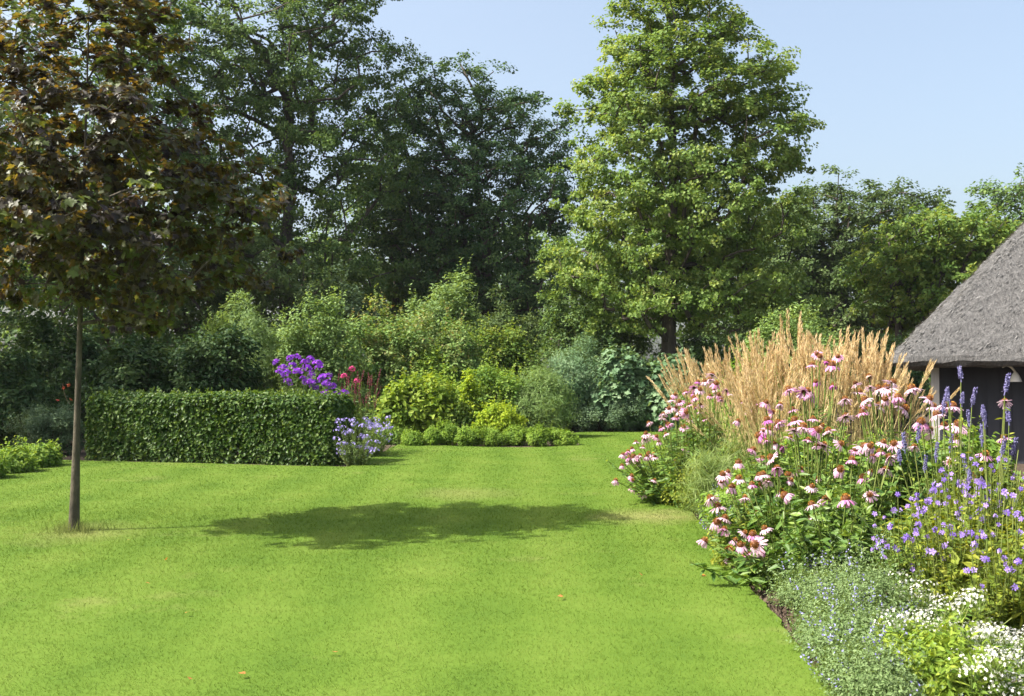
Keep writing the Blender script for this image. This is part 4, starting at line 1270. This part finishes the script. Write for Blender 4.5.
geranium('mauve geranium under the dark coneflower leaves, flowers few', 868, 925, 490, 560, 6.4, 30, 470, 'border')
geranium('mauve-flowered yellow-leaved geranium in the middle of the right edge group', 915, 985, 478, 560, 6.1, 66, 472)
geranium('mauve geranium at the right picture edge, flowers large', 965, 1040, 480, 600, 5.6, 56, 474)
geranium('yellow-leaved geranium tangle low above the white flowers', 900, 975, 540, 590, 5.9, 6, 476, 'yborder', 80)
geranium('upper mauve geranium mixed with hyssop stems', 930, 1030, 455, 510, 6.6, 60, 478, 'yborder', 70)

# anise hyssop
hys = [proto(spike_geo(.075 + .03 * k, .0125, 170, .0135, 350 + k, .25), 'flower_spike', M['hyssop']) for k in range(3)]
r2 = np.random.default_rng(90)
hp1 = [(943, 398), (950, 392), (962, 390), (972, 390), (970, 412), (948, 384), (961, 365)]
hp2 = [(982, 430), (983, 404), (1002, 440), (1005, 378), (1009, 408), (985, 412)]
hp3 = [(905, 450), (918, 440), (936, 460), (966, 470), (970, 480), (1004, 470), (950, 450), (900, 462), (925, 470), (1012, 455)]
G_H = 'blue anise hyssop in the right border'
flower_plant('anise_hyssop', 'tall blue-spiked hyssop against the dark shed wall, left stand', bx(958, 6.8), heads_px([(a, b + 14) for a, b in hp1], 6.8, .2, r2), hys, M['yborder'], (.07, .035), 9, 480, extra=10, group=G_H, tilt=.1, shape='oval', cat='hyssop', r=.003)
flower_plant('anise_hyssop', 'tall blue-spiked hyssop at the right edge of the picture', bx(998, 6.5), heads_px([(a, b + 14) for a, b in hp2], 6.5, .2, r2), hys, M['yborder'], (.07, .035), 9, 481, extra=10, group=G_H, tilt=.1, shape='oval', cat='hyssop', r=.003)
flower_plant('anise_hyssop', 'lower blue-grey hyssop among coneflowers and geraniums', bx(950, 6.9), heads_px(hp3, 6.9, .25, r2), hys, M['yborder'], (.07, .035), 14, 482, extra=34, group=G_H, tilt=.15, shape='oval', cat='hyssop')


# white flowered plants in the front corner
wsp = [proto(head_mesh(22, .07, .0125, None, 360 + k, 'floret', .6, True), 'flower_spray', [M['white'], M['stem']]) for k in range(3)]
def white_plant(label, pts, Y, dY, base_px, seed, leafm, extra, per=18, leaf=(.06, .028)):
    rng = np.random.default_rng(seed)
    flower_plant('white_aster', label, bx(base_px, Y), [P(a, b, Y + rng.uniform(-dY, dY)) for a, b in pts], wsp, M[leafm], leaf, per, seed, (.8, 1.4), extra=extra, shape='lance', group='white flowers in the near corner', tilt=.3, spread=.4, cat='aster', r=.0025)


r3 = np.random.default_rng(95)
pa = [(x + r3.normal(0, 4), y + r3.normal(0, 4)) for x, y in [(905, 582), (915, 588), (900, 590), (920, 595), (925, 605), (935, 600), (940, 612), (930, 618), (945, 625), (912, 600)]]
pb = [(880 + k * 5 + r3.normal(0, 3), 628 - k * 1.6 + r3.normal(0, 4)) for k in range(20)] + [(938 + r3.normal(0, 6), 630 + r3.normal(0, 5)) for k in range(8)]
pc = [(r3.uniform(955, 1030), r3.uniform(628, 665)) for k in range(64)]
pd = [(r3.uniform(960, 1035), r3.uniform(655, 702)) for k in range(44)]
white_plant('loose sprays of white flowers beside the catmint, uppermost', pa, 5.6, .2, 920, 490, 'border', 30)
white_plant('white sprays crowning the bright green leafy mound', pb, 5.1, .15, 912, 491, 'fresh', 40)
white_plant('dense white flowers at the right picture edge', pc, 5.1, .25, 992, 492, 'fresh', 50)
white_plant('white flowers nearest the bottom right corner', pd, 4.5, .2, 1003, 493, 'fresh', 40)
shrub('leafy_aster', 'bright green leafy mound under the white sprays', 'plant', 882, 975, 646, 4.75, M['lime'], (.055, .02), 150, 100, 494, 'lance', R=.10, depth=.8, up=.5)
catmint('grey-green catmint mound cut by the bottom edge, left of the bright leafy mound', 832, 905, 652, 4.55, 465, .8)

# filler foliage deep in the border
FILL = [('border_perennial', 'dense dark green leaves filling the border behind the catmint', 800, 900, 500, 7.1, 'border'), ('border_perennial', 'leafy base of the border under the pale coneflowers', 860, 960, 440, 8.2, 'border'),
        ('border_perennial', 'leafy base of the border below the leaning coneflowers', 745, 815, 462, 8.3, 'border'), ('border_perennial', 'light green leaves filling the space in front of the tan grasses', 760, 900, 430, 9.6, 'fresh'),
        ('border_perennial', 'yellow-green leaves below the hyssop', 930, 1040, 470, 7.6, 'yborder'), ('border_perennial', 'leafy base at the right edge behind the white flowers', 960, 1060, 560, 5.9, 'yborder'),
        ('border_perennial', 'green foliage under the far pink coneflowers', 672, 730, 420, 12.9, 'border'), ('border_perennial', 'leafy mass beyond the far coneflowers, before the tan grasses', 700, 800, 400, 15.0, 'fresh'), ('border_perennial', 'low green plants at the back of the border near the far lawn', 665, 760, 415, 18.5, 'border'),
        ('border_perennial', 'tangle of yellow-green leaves around the mauve geranium flowers', 925, 1035, 505, 6.85, 'yborder'), ('border_perennial', 'yellow-green leaves at the foot of the right-edge hyssop', 905, 980, 525, 6.55, 'yborder'),
        ('border_perennial', 'green leaves between grasses and shed wall', 880, 1010, 425, 11.0, 'fresh')]
for k, (nm, lb, x0, x1, tp, Yk, mt) in enumerate(FILL):
    shrub(nm, lb, 'plant', x0, x1, tp, Yk, M[mt], (.10, .04), 120, 80, 500 + k, 'lance', R=.16, depth=1.1)

# ------------------------------------------------------------------ crumbs of bare soil along the lawn edge
def crumbs():
    rng = np.random.default_rng(97)
    g = Geo()
    oct_v = np.array([[1, 0, 0], [-1, 0, 0], [0, 1, 0], [0, -1, 0], [0, 0, 1], [0, 0, -1]], float)
    oct_f = [[0, 2, 4], [2, 1, 4], [1, 3, 4], [3, 0, 4], [2, 0, 5], [1, 2, 5], [3, 1, 5], [0, 3, 5]]
    for k in range(2600):
        y = rng.uniform(4.2, 13)
        x = np.interp(y, [4, 5.2, 6.3, 7.6, 9.6, 12.2, 13.2], [1.46, 1.52, 1.60, 1.66, 1.84, 2.02, 2.05]) + abs(rng.normal(0, .12)) + .01
        q = .006 + rng.exponential(.007)
        g.add(oct_v * q * rng.uniform(.6, 1.2, (6, 3)) + [x, y, q * .3], oct_f)
    o = g.build('soil_crumbs', M['soil'])
    tag(o, 'crumbly bare brown soil along the lawn edge', 'soil')
    o['kind'] = 'stuff'


crumbs()

# ------------------------------------------------------------------ small things on the lawn
lg = Geo(); rl = np.random.default_rng(99)
place(lg, 'maple', np.zeros((1, 3)), np.array([[0, .2, 1.]]), np.array([[1., 0, 0]]), .06, .06, np.array([.5]))
leafo = proto(lg, 'fallen_leaf', M['fallen'])
for (px, py) in [(563, 603), (166, 564), (270, 586), (335, 660), (190, 686), (245, 682), (150, 590), (128, 545), (185, 620), (640, 579)]:
    Yl = EYE * F / (py - HZ)
    o = put(leafo, None, (P(px, py, Yl)[0], Yl, .055), (rl.normal(0, .3), rl.normal(0, .3), rl.uniform(0, 6.3)), rl.uniform(.4, .65))
    tag(o, 'small fallen orange leaf lying on the lawn', 'leaf', 'fallen leaves scattered on the lawn')
for o in PROTO:
    bpy.data.objects.remove(o)
